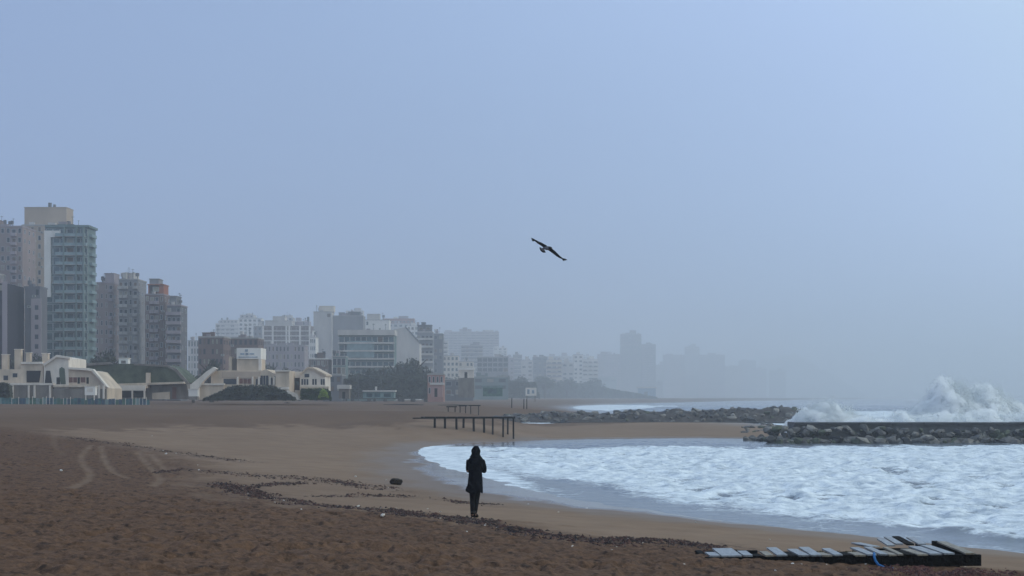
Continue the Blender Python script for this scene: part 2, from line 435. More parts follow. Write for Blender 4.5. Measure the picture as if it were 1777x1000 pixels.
# wash in the cove
wob = fbm(Xs*.25, Ys*.12, 4, 2)-.5
calm = sstep(0, 7, sF)
chop = (fbm(Xs*1.3, Ys*.8, 4, 33)-.5)*.40+(fbm(Xs*.30-Ys*.05, Ys*.30, 3, 35)-.5)*.26
Zc = calm*chop*.9*sstep(150, 95, Ys)+.02+.25*calm*chop
rough = np.clip(.25+.8*calm, 0, 1)
# quiet grey water along the far side of the cove
G = smooth([pt(*p) for p in [(780, 775), (850, 776), (960, 781), (1030, 783.5), (1100, 778), (1230, 775), (1330, 781), (1450, 776), (1560, 772.5), (1777, 771)]], 2)
quiet_poly = G+[(120, 128), (120, 200), (-10, 200)]
q = poly_sd(quiet_poly, Xs, Ys)
quiet = sstep(-3, 3, q+wob*9)
foam = .71+.40*(fbm(Xs*.06, Ys*.05, 3, 12)-.5)
foam = foam-.52*quiet
foam = foam-.34*sstep(5.5, .5, sF+wob*4)*sstep(-6, 1, Xs-.0)           # thin backwash on the near side
foam = foam+.5*sstep(1.4, .2, sF)*sstep(4, -4, Xs)*sstep(125, 110, Ys)  # bright lip at the tip
rough = rough*(1-.6*quiet)
foam = foam-.30*sstep(.0, -.14, chop)*calm
# little breaker in the near right corner
bl = [pt(1640, 925), pt(1700, 930), pt(1745, 939), pt(1790, 943), pt(1850, 950), pt(1950, 962)]
db = line_d(smooth(bl, 2), Xs, Ys)
Zc += .17*np.exp(-(db/.6)**2)*sstep(-2, 1, Xs-pt(1660, 930)[0]); foam += .5*np.exp(-(db/.7)**2)*sstep(0, 2, Xs-pt(1690, 930)[0])-.10*np.exp(-((db-1.1)/.7)**2)*(Xs > 10)
# open sea
inO = (sO > 0)
amp = sstep(0, 30, sO)
ph = Ys*.115+Xs*.03+6*(fbm(Xs*.012, Ys*.012, 3, 50))
sw = np.sin(ph); swell = (np.exp(1.4*(sw-1))-.35)*1.5
far = sstep(900, 350, Ys)
Zo = amp*(swell*(.55+.9*fbm(Xs*.02, Ys*.01, 2, 55)))*far*1.0 + amp*(fbm(Xs*.3, Ys*.2, 4, 52)-.5)*.7*far
fo = .17+.50*sstep(.2, 1.0, sw)*(fbm(Xs*.03, Ys*.02, 3, 57)*1.5)+.50*sstep(430, 280, Ys)
fo -= .35*sstep(300, 430, Ys)*sstep(190, 90, Xs)
fo = np.maximum(fo, .95*sstep(-8, 4, poly_sd([pt(*p) for p in [(996, 705.5), (1040, 702.4), (1160, 705), (1170, 708.5), (1060, 713), (1010, 710)]], Xs, Ys)))
# dark wave faces between the two splashes
dk = poly_sd([pt(*p) for p in [(1450, 716), (1470, 706), (1540, 702.5), (1612, 703), (1608, 716)]], Xs, Ys)
fo -= .4*sstep(-25, 10, dk)
Zo -= .0
fo = np.where(Ys > 900, .12+.25*(vnoise(Xs*.01, Ys*.004, 4) > .7), fo)
Z_ = np.where(inO, Zo, Zc); foam = np.where(inO, fo, foam); rough = np.where(inO, 1.0, rough)
Z_ = np.where(sP > -3, .02, Z_); foam = np.where(sP > -3, 1.0, foam)
Z_ = np.where(np.maximum(np.maximum(sF, sO), sP) < -6, -.6, Z_)
sea = tag(link('sea_water', grid_mesh('sea_water', Xs, Ys, Z_, SEA, dict(foam=foam, rough=rough))), kind='structure')
sea['label'] = 'foaming grey-blue sea water washing into the cove'

# ------------------------------------------------------------------ haze
hm = bpy.data.materials.new('haze'); hm.use_nodes = True; t = hm.node_tree; t.nodes.clear()
pv = t.nodes.new('ShaderNodeVolumePrincipled'); oo = t.nodes.new('ShaderNodeOutputMaterial')
pv.inputs['Color'].default_value = (.945, .965, 1.0, 1); pv.inputs['Density'].default_value = 0.00058; pv.inputs['Anisotropy'].default_value = .45
t.links.new(pv.outputs[0], oo.inputs['Volume'])
b = MB(); b.box(-16000, 31000, -60, 20100, -6, 190)
tag(b.build('haze', hm), kind='stuff')['label'] = 'pale blue sea haze over the whole bay'

# ------------------------------------------------------------------ building kit
def wall_mat(k, c, **kw): return mat(k, (c[0]*1.08, c[1], c[2]*.93), rough=.85, var=kw.get('var', .10), scale=kw.get('scale', .18), spec=.2, stretch=(1, 1, .35))
W_BEIGE = wall_mat('beige_render', (.40, .33, .27)); W_PINK = wall_mat('pinkish_render', (.27, .22, .225)); W_GREY = wall_mat('grey_render', (.22, .225, .25))
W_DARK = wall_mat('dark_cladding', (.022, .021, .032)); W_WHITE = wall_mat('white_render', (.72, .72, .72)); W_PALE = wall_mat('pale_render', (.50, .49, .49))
W_TEAL = wall_mat('teal_grey_render', (.13, .19, .20)); W_MAUVE = wall_mat('mauve_render', (.30, .27, .31)); W_RUST = wall_mat('rust_tile', (.30, .11, .06)); W_BROWN = wall_mat('brown_render', (.16, .115, .11))
W_CREAM = wall_mat('cream_render', (.62, .57, .50)); W_SLAB = wall_mat('balcony_concrete', (.34, .34, .35)); W_MGREY = wall_mat('mid_grey_render', (.13, .135, .16))
GLASS = mat('window_glass', (.030, .038, .050), rough=.15, var=.3, scale=.35, spec=.5)
GLASS_T = mat('teal_glass', (.07, .12, .13), rough=.2, var=.35, scale=.4, spec=.5)
FRAME = mat('window_frame', (.45, .45, .46), rough=.6); FRAME_D = mat('dark_frame', (.06, .06, .07), rough=.6)
METAL = mat('dull_metal', (.12, .12, .13), rough=.6)
_cache = {}
CURT = mat('drawn_curtain', (.30, .27, .22), rough=.8, var=.15); SHADE = mat('brown_shutter', (.14, .09, .06), rough=.8, var=.15)
ACM = mat('air_conditioner_casing', (.50, .50, .48), rough=.6)
_ac = None
def ac_mesh():
    global _ac
    if _ac is None:
        b = MB(); b.box(-.45, .45, -.40, 0, 0, .6); b.box(-.3, .3, -.43, -.40, .1, .5, 1); _ac = b.mesh('air_conditioner', [ACM, METAL])
    return _ac
def win_mesh(w_, h_, fm, gm, name='window'):
    k = ('w', round(w_, 2), round(h_, 2), fm.name, gm.name)
    if k not in _cache:
        b = MB(); t = .10
        b.box(-w_/2, w_/2, -.03, .05, 0, t); b.box(-w_/2, w_/2, -.03, .05, h_-t, h_)
        b.box(-w_/2, -w_/2+t, -.03, .05, t, h_-t); b.box(w_/2-t, w_/2, -.03, .05, t, h_-t)
        b.add([(-w_/2+t, .03, t), (w_/2-t, .03, t), (w_/2-t, .03, h_-t), (-w_/2+t, .03, h_-t)], [(0, 1, 2, 3)], 1)
        _cache[k] = b.mesh(name, [fm, gm])
    return _cache[k]
def balc_mesh(w_, d_, h_, sm, pm, solid=True):
    k = ('b', round(w_, 2), d_, h_, sm.name, pm.name, solid)
    if k not in _cache:
        b = MB()
        b.box(-w_/2, w_/2, -d_, 0, 0, .16)
        b.box(-w_/2, w_/2, -d_, -d_+.08, .16, h_, 1)
        b.box(-w_/2, -w_/2+.08, -d_+.08, 0, .16, h_, 1); b.box(w_/2-.08, w_/2, -d_+.08, 0, .16, h_, 1)
        _cache[k] = b.mesh('balcony', [sm, pm])
    return _cache[k]
def balc(parent, x, z, w_, d_, h_, sm, pm, rz=0, y=0): return link('balcony', balc_mesh(w_, d_, h_, sm, pm), parent, (x, y, z), (0, 0, rz))

def clutter_mesh(kind, m):
    k = ('c', kind, m.name)
    if k not in _cache:
        b = MB()
        if kind == 'hut': b.box(-.5, .5, -.5, .5, 0, .92); b.box(-.54, .54, -.54, .54, .92, 1)
        elif kind == 'rod': b.tube([(0, 0, 0), (0, 0, 1)], .07, 5); b.box(-.5, .5, -.03, .03, .9, .93)
        else: b.tube([(0, 0, 0), (0, 0, .7)], .3, 6); b.tube([(0, 0, .7), (0, 0, 1.9)], .62, 9)
        _cache[k] = b.mesh({'hut': 'roof_hut', 'rod': 'antenna', 'tank': 'water_tank'}[kind], m)
    return _cache[k]
def building(label, a, b_, ytop, Y, depth=14, wall=W_PINK, cols=5, rows=None, style='win', fh=3.0, z0=2.6, cat='apartment block', frame=FRAME, glass=GLASS,
             ww=.58, wh=1.65, skip=.05, roof=(), side=True, bal=W_SLAB, balp=None, balcols=None, group=None, trim=True, seed=1, top_blank=0, rz=0, side_mat=None, name='apartment_block', low=0, far=False):
    rd = random.Random(seed); glass0 = glass
    if Y > 550:
        k_ = (Y if far else 550+(Y-550)*4.0)/Y; Y *= k_; k_ = max(k_, 1.3 if far else 1); fh *= min(k_, 1.3); wh *= min(k_, 1.3)
    if a < 888 and b_ < 888: xa = XX(a, Y); xb = XX(b_, Y+depth)
    elif a > 888: xa = XX(a, Y+depth); xb = XX(b_, Y)
    else: xa = XX(a, Y); xb = XX(b_, Y)
    if xb-xa < 3: xb = xa+3
    W = xb-xa; H = ZZ(ytop, Y)-z0; cx = (xa+xb)/2
    r = thing(name, label, cat, (cx, Y, z0), group, rz)
    m = MB(); m.box(-W/2, W/2, 0, depth, 0, H-.0); m.build('wall', wall, r)
    if trim:
        m = MB(); m.box(-W/2-.15, W/2+.15, -.15, depth+.15, H, H+.35); m.box(-W/2+.1, W/2-.1, .1, depth-.1, H+.35, H+.45)
        m.build('parapet', bal, r)
    rws = rows or max(1, int((H-.6)/fh))
    cw = W/cols
    for i in range(rws):
        z = H-(i+1+top_blank)*fh
        if z < low: break
        if style == 'band':
            balc(r, 0, z, W+.3, 1.3, 1.05, bal, balp or bal)
        for j in range(cols):
            x = -W/2+(j+.5)*cw
            glass = glass0 if style == 'glass' and rd.random() < .8 else rd.choice((glass0, glass0, glass0, CURT, SHADE))
            if Y < 700 and rd.random() < .10 and style != 'glass': link('air_conditioner', ac_mesh(), r, (x+cw*.36, -.03, z+.4))
            if style == 'glass':
                link('window', win_mesh(cw*.94, fh*.80, frame, glass), r, (x, -.05, z+.15)); continue
            if rd.random() < skip: continue
            w_ = cw*ww; h_ = wh
            if balcols and j in balcols:
                balc(r, x, z, cw*.92, 1.2, 1.0, bal, balp or bal); w_ = cw*.75; h_ = 2.1
                link('window', win_mesh(w_, h_, frame, glass), r, (x, -.05, z+.2)); continue
            if style == 'band': w_ = cw*.78; h_ = 2.1
            link('window', win_mesh(w_, h_, frame, glass), r, (x, -.05, z+(.2 if style == 'band' else .95)))
        if side and abs(XX(0, 1)) and depth > 6 and Y < 900:
            sx = W/2 if cx < 0 else -W/2; n = max(2, int(depth/4))
            for j in range(n):
                if rd.random() < .25: continue
                link('window', win_mesh(1.3, 1.4, frame, glass), r, (sx+(.05 if cx < 0 else -.05), (j+.5)*depth/n, z+.95), (0, 0, R(90) if cx < 0 else R(-90)))
    if H > 12:
        g_ = 1.3 if Y > 900 else 1
        for k in range(rd.randint(2, 4)):
            x = rd.uniform(-W/2+2, W/2-3); w2 = rd.uniform(.8, min(4, W*.2)); h2 = rd.uniform(.6, 2.2)*g_; y2 = rd.uniform(.6, depth*.6)
            link('roof_hut', clutter_mesh('hut', rd.choice((W_MAUVE, W_PALE, wall))), r, (x, y2, H+.45), scl=(w2, 2, h2))
            if rd.random() < .6: link('antenna', clutter_mesh('rod', METAL), r, (x+w2+.4, y2+.5, H+.45), scl=(1, 1, h2+rd.uniform(1, 2.8)))
            if rd.random() < .4: link('water_tank', clutter_mesh('tank', rd.choice((METAL, W_PALE))), r, (x-1.2, y2+.8, H+.45), scl=(g_, g_, g_))
    for q in roof:
        kind, fx, fw, hh = q[:4]; mm = q[4] if len(q) > 4 else wall
        x = -W/2+fx*W
        b = MB()
        if kind == 'hut':
            b.box(x, x+fw*W, depth*.2, depth*.8, H+.45, H+.45+hh); b.box(x-.15, x+fw*W+.15, depth*.2-.15, depth*.8+.15, H+.45+hh, H+.65+hh); b.build('roof_hut', mm, r)
        elif kind == 'tank':
            b.tube([(x, depth*.4, H+.45), (x, depth*.4, H+.45+hh*.5)], .15, 5); b.tube([(x, depth*.4, H+.45+hh*.5), (x, depth*.4, H+.45+hh)], fw, 10); b.build('water_tank', mm, r)
        elif kind == 'mast':
            b.tube([(x, depth*.4, H+.45), (x, depth*.4, H+.45+hh)], fw, 5)
            for k in range(3): b.box(x-.5-.2*k, x+.5+.2*k, depth*.4-.03, depth*.4+.03, H+.45+hh*(.9-.12*k), H+.5+hh*(.9-.12*k))
            b.build('antenna', METAL, r)
        elif kind == 'step':   # upper storey set back
            b.box(x, x+fw*W, 2.0, depth-1, H+.45, H+.45+hh); b.box(x-.2, x+fw*W+.2, 1.6, depth-.8, H+.45+hh, H+.75+hh); o = b.build('penthouse', mm, r)
            n = max(1, int(fw*W/3.5))
            for k in range(int(hh//2.9)):
                for j in range(n): link('window', win_mesh(2.0, 1.5, frame, glass), r, (x+(j+.5)*fw*W/n, 1.95, H+.45+k*3+.8))
    return r, W, H

# far left group -----------------------------------------------------------
building('tall beige block with a blank rooftop volume rising behind the teal balcony tower', 38, 131, 392, 540, 14, W_BEIGE, 6, 12, 'win', skip=.1, z0=2.6,
         roof=(('hut', .0, 1.0, 6.2, W_BEIGE), ('tank', .55, .6, 8.2, METAL), ('tank', .66, .5, 7.6, METAL)), seed=3, low=20, ww=.42)
building('mauve balconied block at the left edge behind the dark block', -30, 62, 394, 505, 14, W_PINK, 7, 14, 'win', balcols=(0, 2, 5), skip=.05,
         roof=(('tank', .42, .5, 2.4, METAL), ('tank', .55, .6, 2.0, METAL), ('tank', .60, .5, 2.2, METAL), ('hut', .0, .3, 2.2, W_PINK)), seed=4, low=18, bal=W_MAUVE)
r, W, H = building('slender teal glass tower with rounded balconies and a white corner strip', 80, 166, 395, 470, 9, W_TEAL, 6, 20, 'glass', fh=2.85, frame=FRAME, glass=GLASS_T, seed=5, trim=False, side=False)
b = MB(); b.box(-W/2-.2, W/2+.6, -.6, 9.3, H, H+.7); b.build('roof_slab', W_TEAL, r)
b = MB(); b.box(-W/2-.35, -W/2+1.6, -.75, .6, H-21, H-1.0); b.box(-W/2-.35, -W/2+4.6, -.78, -.5, H-3.0, H-1.0); b.build('corner_strip', W_WHITE, r)
PAR_T = mat('teal_parapet', (.22, .29, .30), rough=.5); 
for i in range(20):
    z = H-(i+1)*2.85
    w_ = W*.78 if i % 4 == 1 else W*.70
    balc(r, W*.10, z, w_, 1.3, 1.0, W_SLAB, PAR_T)
    balc(r, W/2, z, 5.0, 1.0, 1.0, W_TEAL, PAR_T, rz=R(90), y=4)
for k in (-.05, .25, .42):
    b = MB(); b.box(k*W-.22, k*W+.22, -1.5, -.1, 0, H-.1); b.build('pier', W_TEAL, r)
r, W, H = building('dark block with a slim pale stair strip at the left edge of the skyline', -120, 42, 492, 430, 16, W_DARK, 5, 2, 'win', skip=.6, seed=6, frame=FRAME_D, side=False, trim=False, roof=(('hut', .35, .35, 1.6, W_MGREY),))
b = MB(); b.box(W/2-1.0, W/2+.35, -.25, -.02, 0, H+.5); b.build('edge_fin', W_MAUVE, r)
r, W, H = building('narrow dark grey block with a pale window column beside the dark block', 43, 82, 500, 440, 7, W_MGREY, 3, 2, 'win', skip=.7, seed=7, frame=FRAME_D, side=False, trim=False)
b = MB(); b.box(-W/2+1.9, -W/2+4.7, -.45, -.02, 0, H-3); b.build('stair_shaft', W_MAUVE, r)
for i in range(5): link('window', win_mesh(1.0, 1.3, FRAME_D, GLASS), r, (-W/2+3.5, -.5, H-6.2-i*2.75))
b = MB(); b.box(-W/2-.3, W/2+.1, -.2, 7.2, H, H+.5); b.build('roof_slab', W_MGREY, r)
building('low pale grey block peeping in at the far left edge', -60, 9, 476, 445, 8, W_GREY, 4, 3, 'win', seed=8, low=14, side=False)

building('mauve apartment block with stepped roof right of the teal tower', 165, 212, 492, 520, 12, W_PINK, 4, 14, 'win', balcols=(3,), seed=9, skip=.03, bal=W_MAUVE, roof=(('mast', .3, .06, 3.4), ('hut', .45, .5, 3.0, W_MAUVE), ('tank', .2, .5, 2.2, METAL)), ww=.45)
building('grey balconied block with a white roof band between mauve and orange topped blocks', 206, 254, 486, 512, 12, W_GREY, 4, 14, 'win', balcols=(0, 1, 3), seed=10, bal=W_SLAB, roof=(('hut', .1, .6, 1.9, W_PALE), ('mast', .35, .06, 4.2), ('tank', .8, .6, 2.2, METAL)))
building('tall brown block crowned by an orange tiled storey', 252, 296, 512, 505, 10, W_BROWN, 4, 12, 'win', balcols=(1, 2), seed=11, bal=W_MAUVE, roof=(('step', .08, .84, 2.9, W_RUST), ('hut', .15, .5, 4.8, W_GREY)), frame=FRAME)
building('dark terraced block with pale balcony bands, lowest of the left cluster', 290, 325, 531, 498, 10, W_MGREY, 3, 12, 'band', seed=12, bal=W_MAUVE, roof=(('step', .1, .5, 2.6, W_GREY), ('tank', .8, .5, 1.6, METAL)))
building('small striped grey building in the gap right of the terraced block', 326, 352, 592, 620, 10, W_PALE, 4, 5, 'win', seed=13, ww=.6, wh=2.2)
building('dark brown low block left of the sign tower', 344, 400, 586, 470, 12, W_BROWN, 6, 4, 'win', seed=14, frame=FRAME_D, roof=(('hut', .1, .3, 1.0, W_BROWN),))
building('long dark brown block with flat roof behind the sign tower', 396, 458, 588, 520, 12, W_BROWN, 6, 4, 'win', seed=15, frame=FRAME_D)
building('pale stepped block with rooftop tanks left of the red windowed block', 374, 420, 562, 800, 14, W_PALE, 5, 6, 'band', seed=16, bal=W_WHITE, roof=(('step', .15, .75, 3.2, W_PALE), ('tank', .22, .7, 5.6, METAL), ('tank', .45, .9, 6, METAL)))
building('pale block with a sloping white attic behind the sign tower', 414, 458, 553, 780, 14, W_WHITE, 5, 7, 'win', seed=17, roof=(('step', .05, .6, 2.9, W_PALE), ('mast', .15, .1, 6)), frame=FRAME)
r, W, H = building('pinkish hotel with white columns around dark red window bays', 455, 545, 566, 650, 16, W_BROWN, 10, 7, 'glass', seed=18, frame=W_PALE, glass=W_BROWN, side=False, bal=W_PALE,
                   roof=(('step', .05, .55, 2.8, W_PALE), ('hut', .2, .25, 5.5, W_PALE), ('mast', .75, .08, 4.5), ('tank', .92, .7, 5.5, METAL), ('tank', .55, .7, 4.6, METAL)))
for k in (.02, .22, .5, .56, .78, .98):
    b = MB(); b.box(-W/2+k*W-.5, -W/2+k*W+.5, -.9, -.08, 0, H); b.build('column', W_WHITE, r)
for i in range(1, 7):
    b = MB(); b.box(-W/2, W/2, -.6, -.1, H-i*3-.4, H-i*3+.5); b.build('spandrel', W_PALE, r)
building('grey lower wing in front of the pinkish hotel', 452, 535, 600, 600, 14, W_MAUVE, 12, 4, 'win', seed=19, ww=.55, wh=1.9, frame=W_PALE)
building('tall blank pale gable wall block left of the glazed block', 544, 580, 542, 640, 12, W_PALE, 3, 1, 'win', skip=.9, seed=20, side=False, roof=(('hut', .28, .8, 3.2, W_CREAM), ('mast', .12, .12, 4)))
building('mid grey slab block with blank upper wall above the teal glazed block', 577, 634, 549, 630, 14, W_GREY, 6, 3, 'win', skip=1.0, seed=21, side=False, roof=(('hut', .5, .38, 2.0, W_MGREY), ('mast', .6, .1, 3)))
r, W, H = building('teal glazed seafront block with white roof parapet and white storey bands', 588, 688, 582, 560, 12, W_TEAL, 10, 6, 'glass', seed=22, frame=W_PALE, glass=GLASS_T, side=False, trim=False)
b = MB(); b.box(-W/2-.3, W/2+.3, -1.2, 12.3, H, H+2.0); b.build('roof_parapet', W_PALE, r)
b = MB(); b.box(-W*.35, W*.14, -1.1, -.1, H-8.5, H-2.2); b.build('glazed_bay', PAR_T, r)
for i in range(1, 6): 
    b = MB(); b.box(-W/2-.2, W/2+.2, -1.25, -.12, H-i*3-.25, H-i*3+.35); b.build('storey_band', W_PALE, r)
building('white tall block set back between the slab block and the rust roof', 632, 678, 556, 650, 12, W_WHITE, 4, 3, 'win', skip=.5, seed=23, ww=.3, side=False, roof=(('hut', .1, .5, 3.4, W_PALE), ('tank', .75, .8, 3, METAL)))
building('pale block under a broad rust red top storey', 664, 720, 562, 790, 14, W_PALE, 6, 5, 'win', seed=24, side=False, roof=(('step', .0, 1.0, 4.4, W_RUST), ('hut', .5, .3, 7, W_MAUVE)))
# block with blank pentagonal gable
Yb = 720; r = thing('gable_building', 'building with a blank cream five sided gable wall facing the beach', 'building', (XX(705, Yb), Yb, 2.6))
b = MB(); X0 = XX(705, Yb)
b.prism([(XX(683, Yb)-X0, 0), (XX(728, Yb)-X0, 0), (XX(728, Yb)-X0, ZZ(596, Yb)-2.6), (XX(703, Yb)-X0, ZZ(568, Yb)-2.6), (XX(684, Yb)-X0, ZZ(572, Yb)-2.6)], 0, 16); b.build('wall', W_PALE, r)
b = MB(); b.add([(XX(728, Yb)-X0+.3, -.3, ZZ(596, Yb)-2.6), (XX(703, Yb)-X0, -.3, ZZ(568, Yb)-2.55), (XX(703, Yb)-X0, 16.3, ZZ(568, Yb)-2.55), (XX(728, Yb)-X0+.3, 16.3, ZZ(596, Yb)-2.6),
                 (XX(728, Yb)-X0+.3, -.3, ZZ(596, Yb)-2.3), (XX(703, Yb)-X0, -.3, ZZ(568, Yb)-2.25), (XX(703, Yb)-X0, 16.3, ZZ(568, Yb)-2.25), (XX(728, Yb)-X0+.3, 16.3, ZZ(596, Yb)-2.3)], BF); b.build('roof', W_MGREY, r)
building('grey block with many white balcony bands right of the cream gable', 724, 753, 577, 610, 10, W_GREY, 4, 8, 'band', seed=25, bal=W_PALE, roof=(('step', .0, .9, 3.2, W_MGREY), ('hut', .25, .25, 4.6, W_MGREY)))
building('plain dark grey narrow block beside the balcony banded block', 752, 770, 580, 640, 10, W_MGREY, 2, 6, 'win', skip=.4, seed=26)
building('hazy pale block with a small roof turret, right end of the middle cluster', 770, 866, 576, 1000, 20, W_MAUVE, 12, 9, 'band', seed=27, bal=W_PALE, side=False, roof=(('hut', .28, .22, 3.6, W_MAUVE), ('hut', .02, .12, 2, W_MAUVE), ('hut', .34, .08, 6.2, W_BROWN), ('hut', .7, .2, 2, W_PALE)))
building('low white framed villa below the hazy pale block', 828, 882, 620, 720, 12, W_GREY, 6, 3, 'glass', seed=28, frame=W_WHITE, side=False, name='house', cat='house')
building('low yellowish house among the shorefront roofs', 768, 797, 618, 690, 12, W_CREAM, 4, 4, 'win', seed=29, side=False, name='house', cat='house')
building('small cream flat roofed house left of the white villa', 796, 822, 628, 680, 12, W_CREAM, 4, 3, 'win', seed=30, side=False, name='house', cat='house')
building('low terracotta pink building on the promenade', 742, 772, 651, 420, 8, wall_mat('terracotta', (.33, .19, .17)), 4, 2, 'win', seed=31, side=False, name='kiosk', cat='building')
building('white low villa with dark windows under the glazed block', 577, 604, 620, 540, 8, W_TEAL, 3, 3, 'glass', seed=32, frame=W_PALE, side=False, name='house', cat='house')
fill = [(352, 384, 604, 640, 'pale low block filling the gap behind the dark brown block', W_PALE, 'win'), (424, 446, 549, 820, 'slim white block with balcony bands behind the sign tower', W_WHITE, 'band'), (440, 466, 566, 700, 'grey block left of the pinkish hotel', W_GREY, 'win'),
 (486, 512, 552, 760, 'pale block peeping over the left half of the pinkish hotel', W_PALE, 'band'), (510, 540, 558, 740, 'mauve block peeping over the right half of the pinkish hotel', W_MAUVE, 'win'), (538, 550, 586, 620, 'narrow white block beside the blank pale gable block', W_WHITE, 'win'),
 (536, 576, 624, 560, 'low brown block at the foot of the blank pale gable block', W_BROWN, 'win'), (600, 632, 540, 800, 'pale block just rising above the grey slab block', W_PALE, 'band'), (680, 704, 556, 850, 'faint cream block behind the rust topped block', W_CREAM, 'win'), (706, 734, 566, 720, 'white block with many windows behind the cream gable', W_WHITE, 'win'),
 (752, 778, 592, 760, 'pale block between the dark narrow block and the turreted block', W_PALE, 'band'), (800, 838, 600, 820, 'grey terraced block in front of the turreted block', W_GREY, 'band'), (856, 880, 604, 980, 'faint white block at the right end of the turreted block', W_WHITE, 'win'), (690, 726, 618, 600, 'low cream house at the foot of the cream gable', W_CREAM, 'win'), (640, 690, 634, 597, 'low white house in front of the glazed block', W_WHITE, 'win')]
fill += [(566, 590, 600, 700, 'mauve block squeezed between the gable block and the glazed block', W_MAUVE, 'band'), (616, 644, 556, 900, 'second pale block behind the slab roof', W_WHITE, 'win'), (655, 676, 572, 760, 'cream block just left of the rust topped block', W_CREAM, 'band'), (730, 748, 572, 900, 'faint white block behind the balcony banded block', W_WHITE, 'win'),
 (774, 800, 584, 1100, 'faint mauve block at the left shoulder of the turreted block', W_MAUVE, 'win'), (812, 850, 588, 1150, 'faint pale block behind the grey terraced block', W_PALE, 'win'), (350, 376, 584, 900, 'faint mauve block above the dark brown block', W_MAUVE, 'win'), (396, 418, 574, 960, 'faint pale block behind the rooftop tanks', W_PALE, 'band'), (466, 492, 574, 880, 'faint white block behind the left wing of the hotel', W_WHITE, 'win')]
for i, (a, c, yt, Y, lab, wm, st_) in enumerate(fill):
    building(lab, a, c, yt, Y, 12, wm, max(3, int((c-a)/7)), None, st_, seed=120+i, side=False, cat='building', name='building', bal=W_PALE if i % 2 else W_WHITE, low=6, roof=(('hut', .1+.15*(i % 4), .3, 2.0+.6*(i % 3), wm), ('tank', .7, .6, 2.8, METAL)) if i < 13 else ())
rd0 = random.Random(77)
# the long hazy row along the bay
rowsp = [
 (868, 892, 622, 1150, 'hazy grey house at the left of the long hazy row', W_MAUVE), (890, 906, 616, 1250, 'faint narrow block second in the long hazy row', W_GREY),
 (904, 925, 626, 1150, 'faint low pale building above the white sign board', W_PALE), (924, 950, 620, 1200, 'faint grey flat roofed building right of the sign board', W_MGREY),
 (948, 975, 625, 1100, 'faint cream building in the middle of the hazy row', W_CREAM), (974, 996, 630, 1100, 'faint low block before the white hazy flats', W_PALE),
 (994, 1012, 616, 1150, 'slim white hazy block right of the middle of the row', W_WHITE), (1010, 1038, 624, 1150, 'whitish hazy flats left of the hazy mauve block', W_WHITE),
 (1036, 1076, 615, 1350, 'hazy mauve block left of the tall hazy tower', W_MAUVE), (1076, 1113, 580, 1600, 'tallest hazy tower in the distance, blunt and dark', W_MGREY),
 (1112, 1138, 598, 1580, 'shorter hazy shoulder block right of the tall hazy tower', W_MGREY), (1136, 1180, 634, 1400, 'wide low hazy block right of the hazy tower pair', W_MAUVE),
 (1150, 1188, 616, 1750, 'very faint pale block further along the bay', W_MAUVE), (1188, 1214, 602, 1850, 'very faint pointed block further along the bay', W_MGREY),
 (1212, 1258, 616, 1800, 'very faint striped block right of the pointed one', W_MAUVE), (1256, 1284, 636, 1800, 'very faint low block near the end of the bay', W_PALE),
 (1282, 1312, 626, 2000, 'ghostly block nearly lost in haze', W_MGREY), (1310, 1330, 640, 2000, 'ghostly low block beside the hazy headland', W_MAUVE)]
for i, (a, c, yt, Y, lab, wm) in enumerate(rowsp):
    Y = 4000 if Y == 1400 else 1700+(Y-1100)*(1.6 if Y < 1300 else 4.5) if Y < 1400 else 3000+(Y-1580)*4.2
    Hh = ZZ(yt, Y)-2.6; n = max(2, int((XX(c, Y)-XX(a, Y))/5))
    building(lab, a, c, yt, Y, 18, wm, n, max(1, min(int(Hh/3.2), 16)), 'band' if i % 3 == 1 else 'win', seed=40+i, side=False, far=True, cat='building', name='building', fh=3.6, bal=W_PALE if i % 2 else W_MAUVE, ww=.55,
             roof=(('hut', .15+.1*(i % 4), .3, 2.2+(i % 3), wm),)+((('hut', .45, .3, 7, wm),) if i in (13, 9) else ()))
for i in range(20):
    a = 872+i*24+rd0.uniform(-8, 8); wd_ = rd0.uniform(14, 34); yt = np.interp(a, [870, 1040, 1200, 1400], [622, 620, 622, 645])+rd0.uniform(-6, 14); Yf = np.interp(a, [870, 1400], [2300, 5200])*rd0.uniform(.95, 1.1)
    building('faint mid rise building dissolving in the haze of the far shore', a, a+wd_, yt, Yf, 18, [W_PALE, W_MAUVE, W_WHITE, W_GREY][i % 4], max(3, int(wd_*Yf/F/6)), 5, 'band' if i % 2 else 'win', seed=200+i, side=False, far=True, cat='building', name='building', fh=4.0, group='faint buildings in the far haze', bal=W_PALE, roof=(('hut', .2+.1*(i % 4), .3, 4+(i % 3)*2, W_MAUVE),))
# dim low frontage behind the promenade trees
for i, (a, c, yt, Y, lab, wm) in enumerate([
 (560, 600, 652, 500, 'low mauve building behind the promenade trees at the glazed block', W_MGREY), (880, 915, 650, 900, 'low teal grey beach building under the hazy row', W_TEAL),
 (915, 960, 655, 950, 'low grey beach building right of the white sign board', W_MGREY), (958, 1010, 652, 1000, 'long low dim beach building under the white hazy flats', W_MGREY),
 (1008, 1070, 655, 1100, 'long low teal building under the hazy mauve block', W_TEAL), (1068, 1150, 662, 1200, 'longest low hazy building beneath the hazy towers', W_GREY), (820, 882, 655, 640, 'low teal beach building under the white villa', W_TEAL), (770, 822, 660, 560, 'low blue grey beach building right of the terracotta one', W_MGREY)]):
    building(lab, a, c, yt, Y, 12, wm, max(3, int((XX(c, Y)-XX(a, Y))/5)), 2, 'win', seed=70+i, side=False, cat='building', name='building', frame=FRAME if i % 2 else FRAME_D)

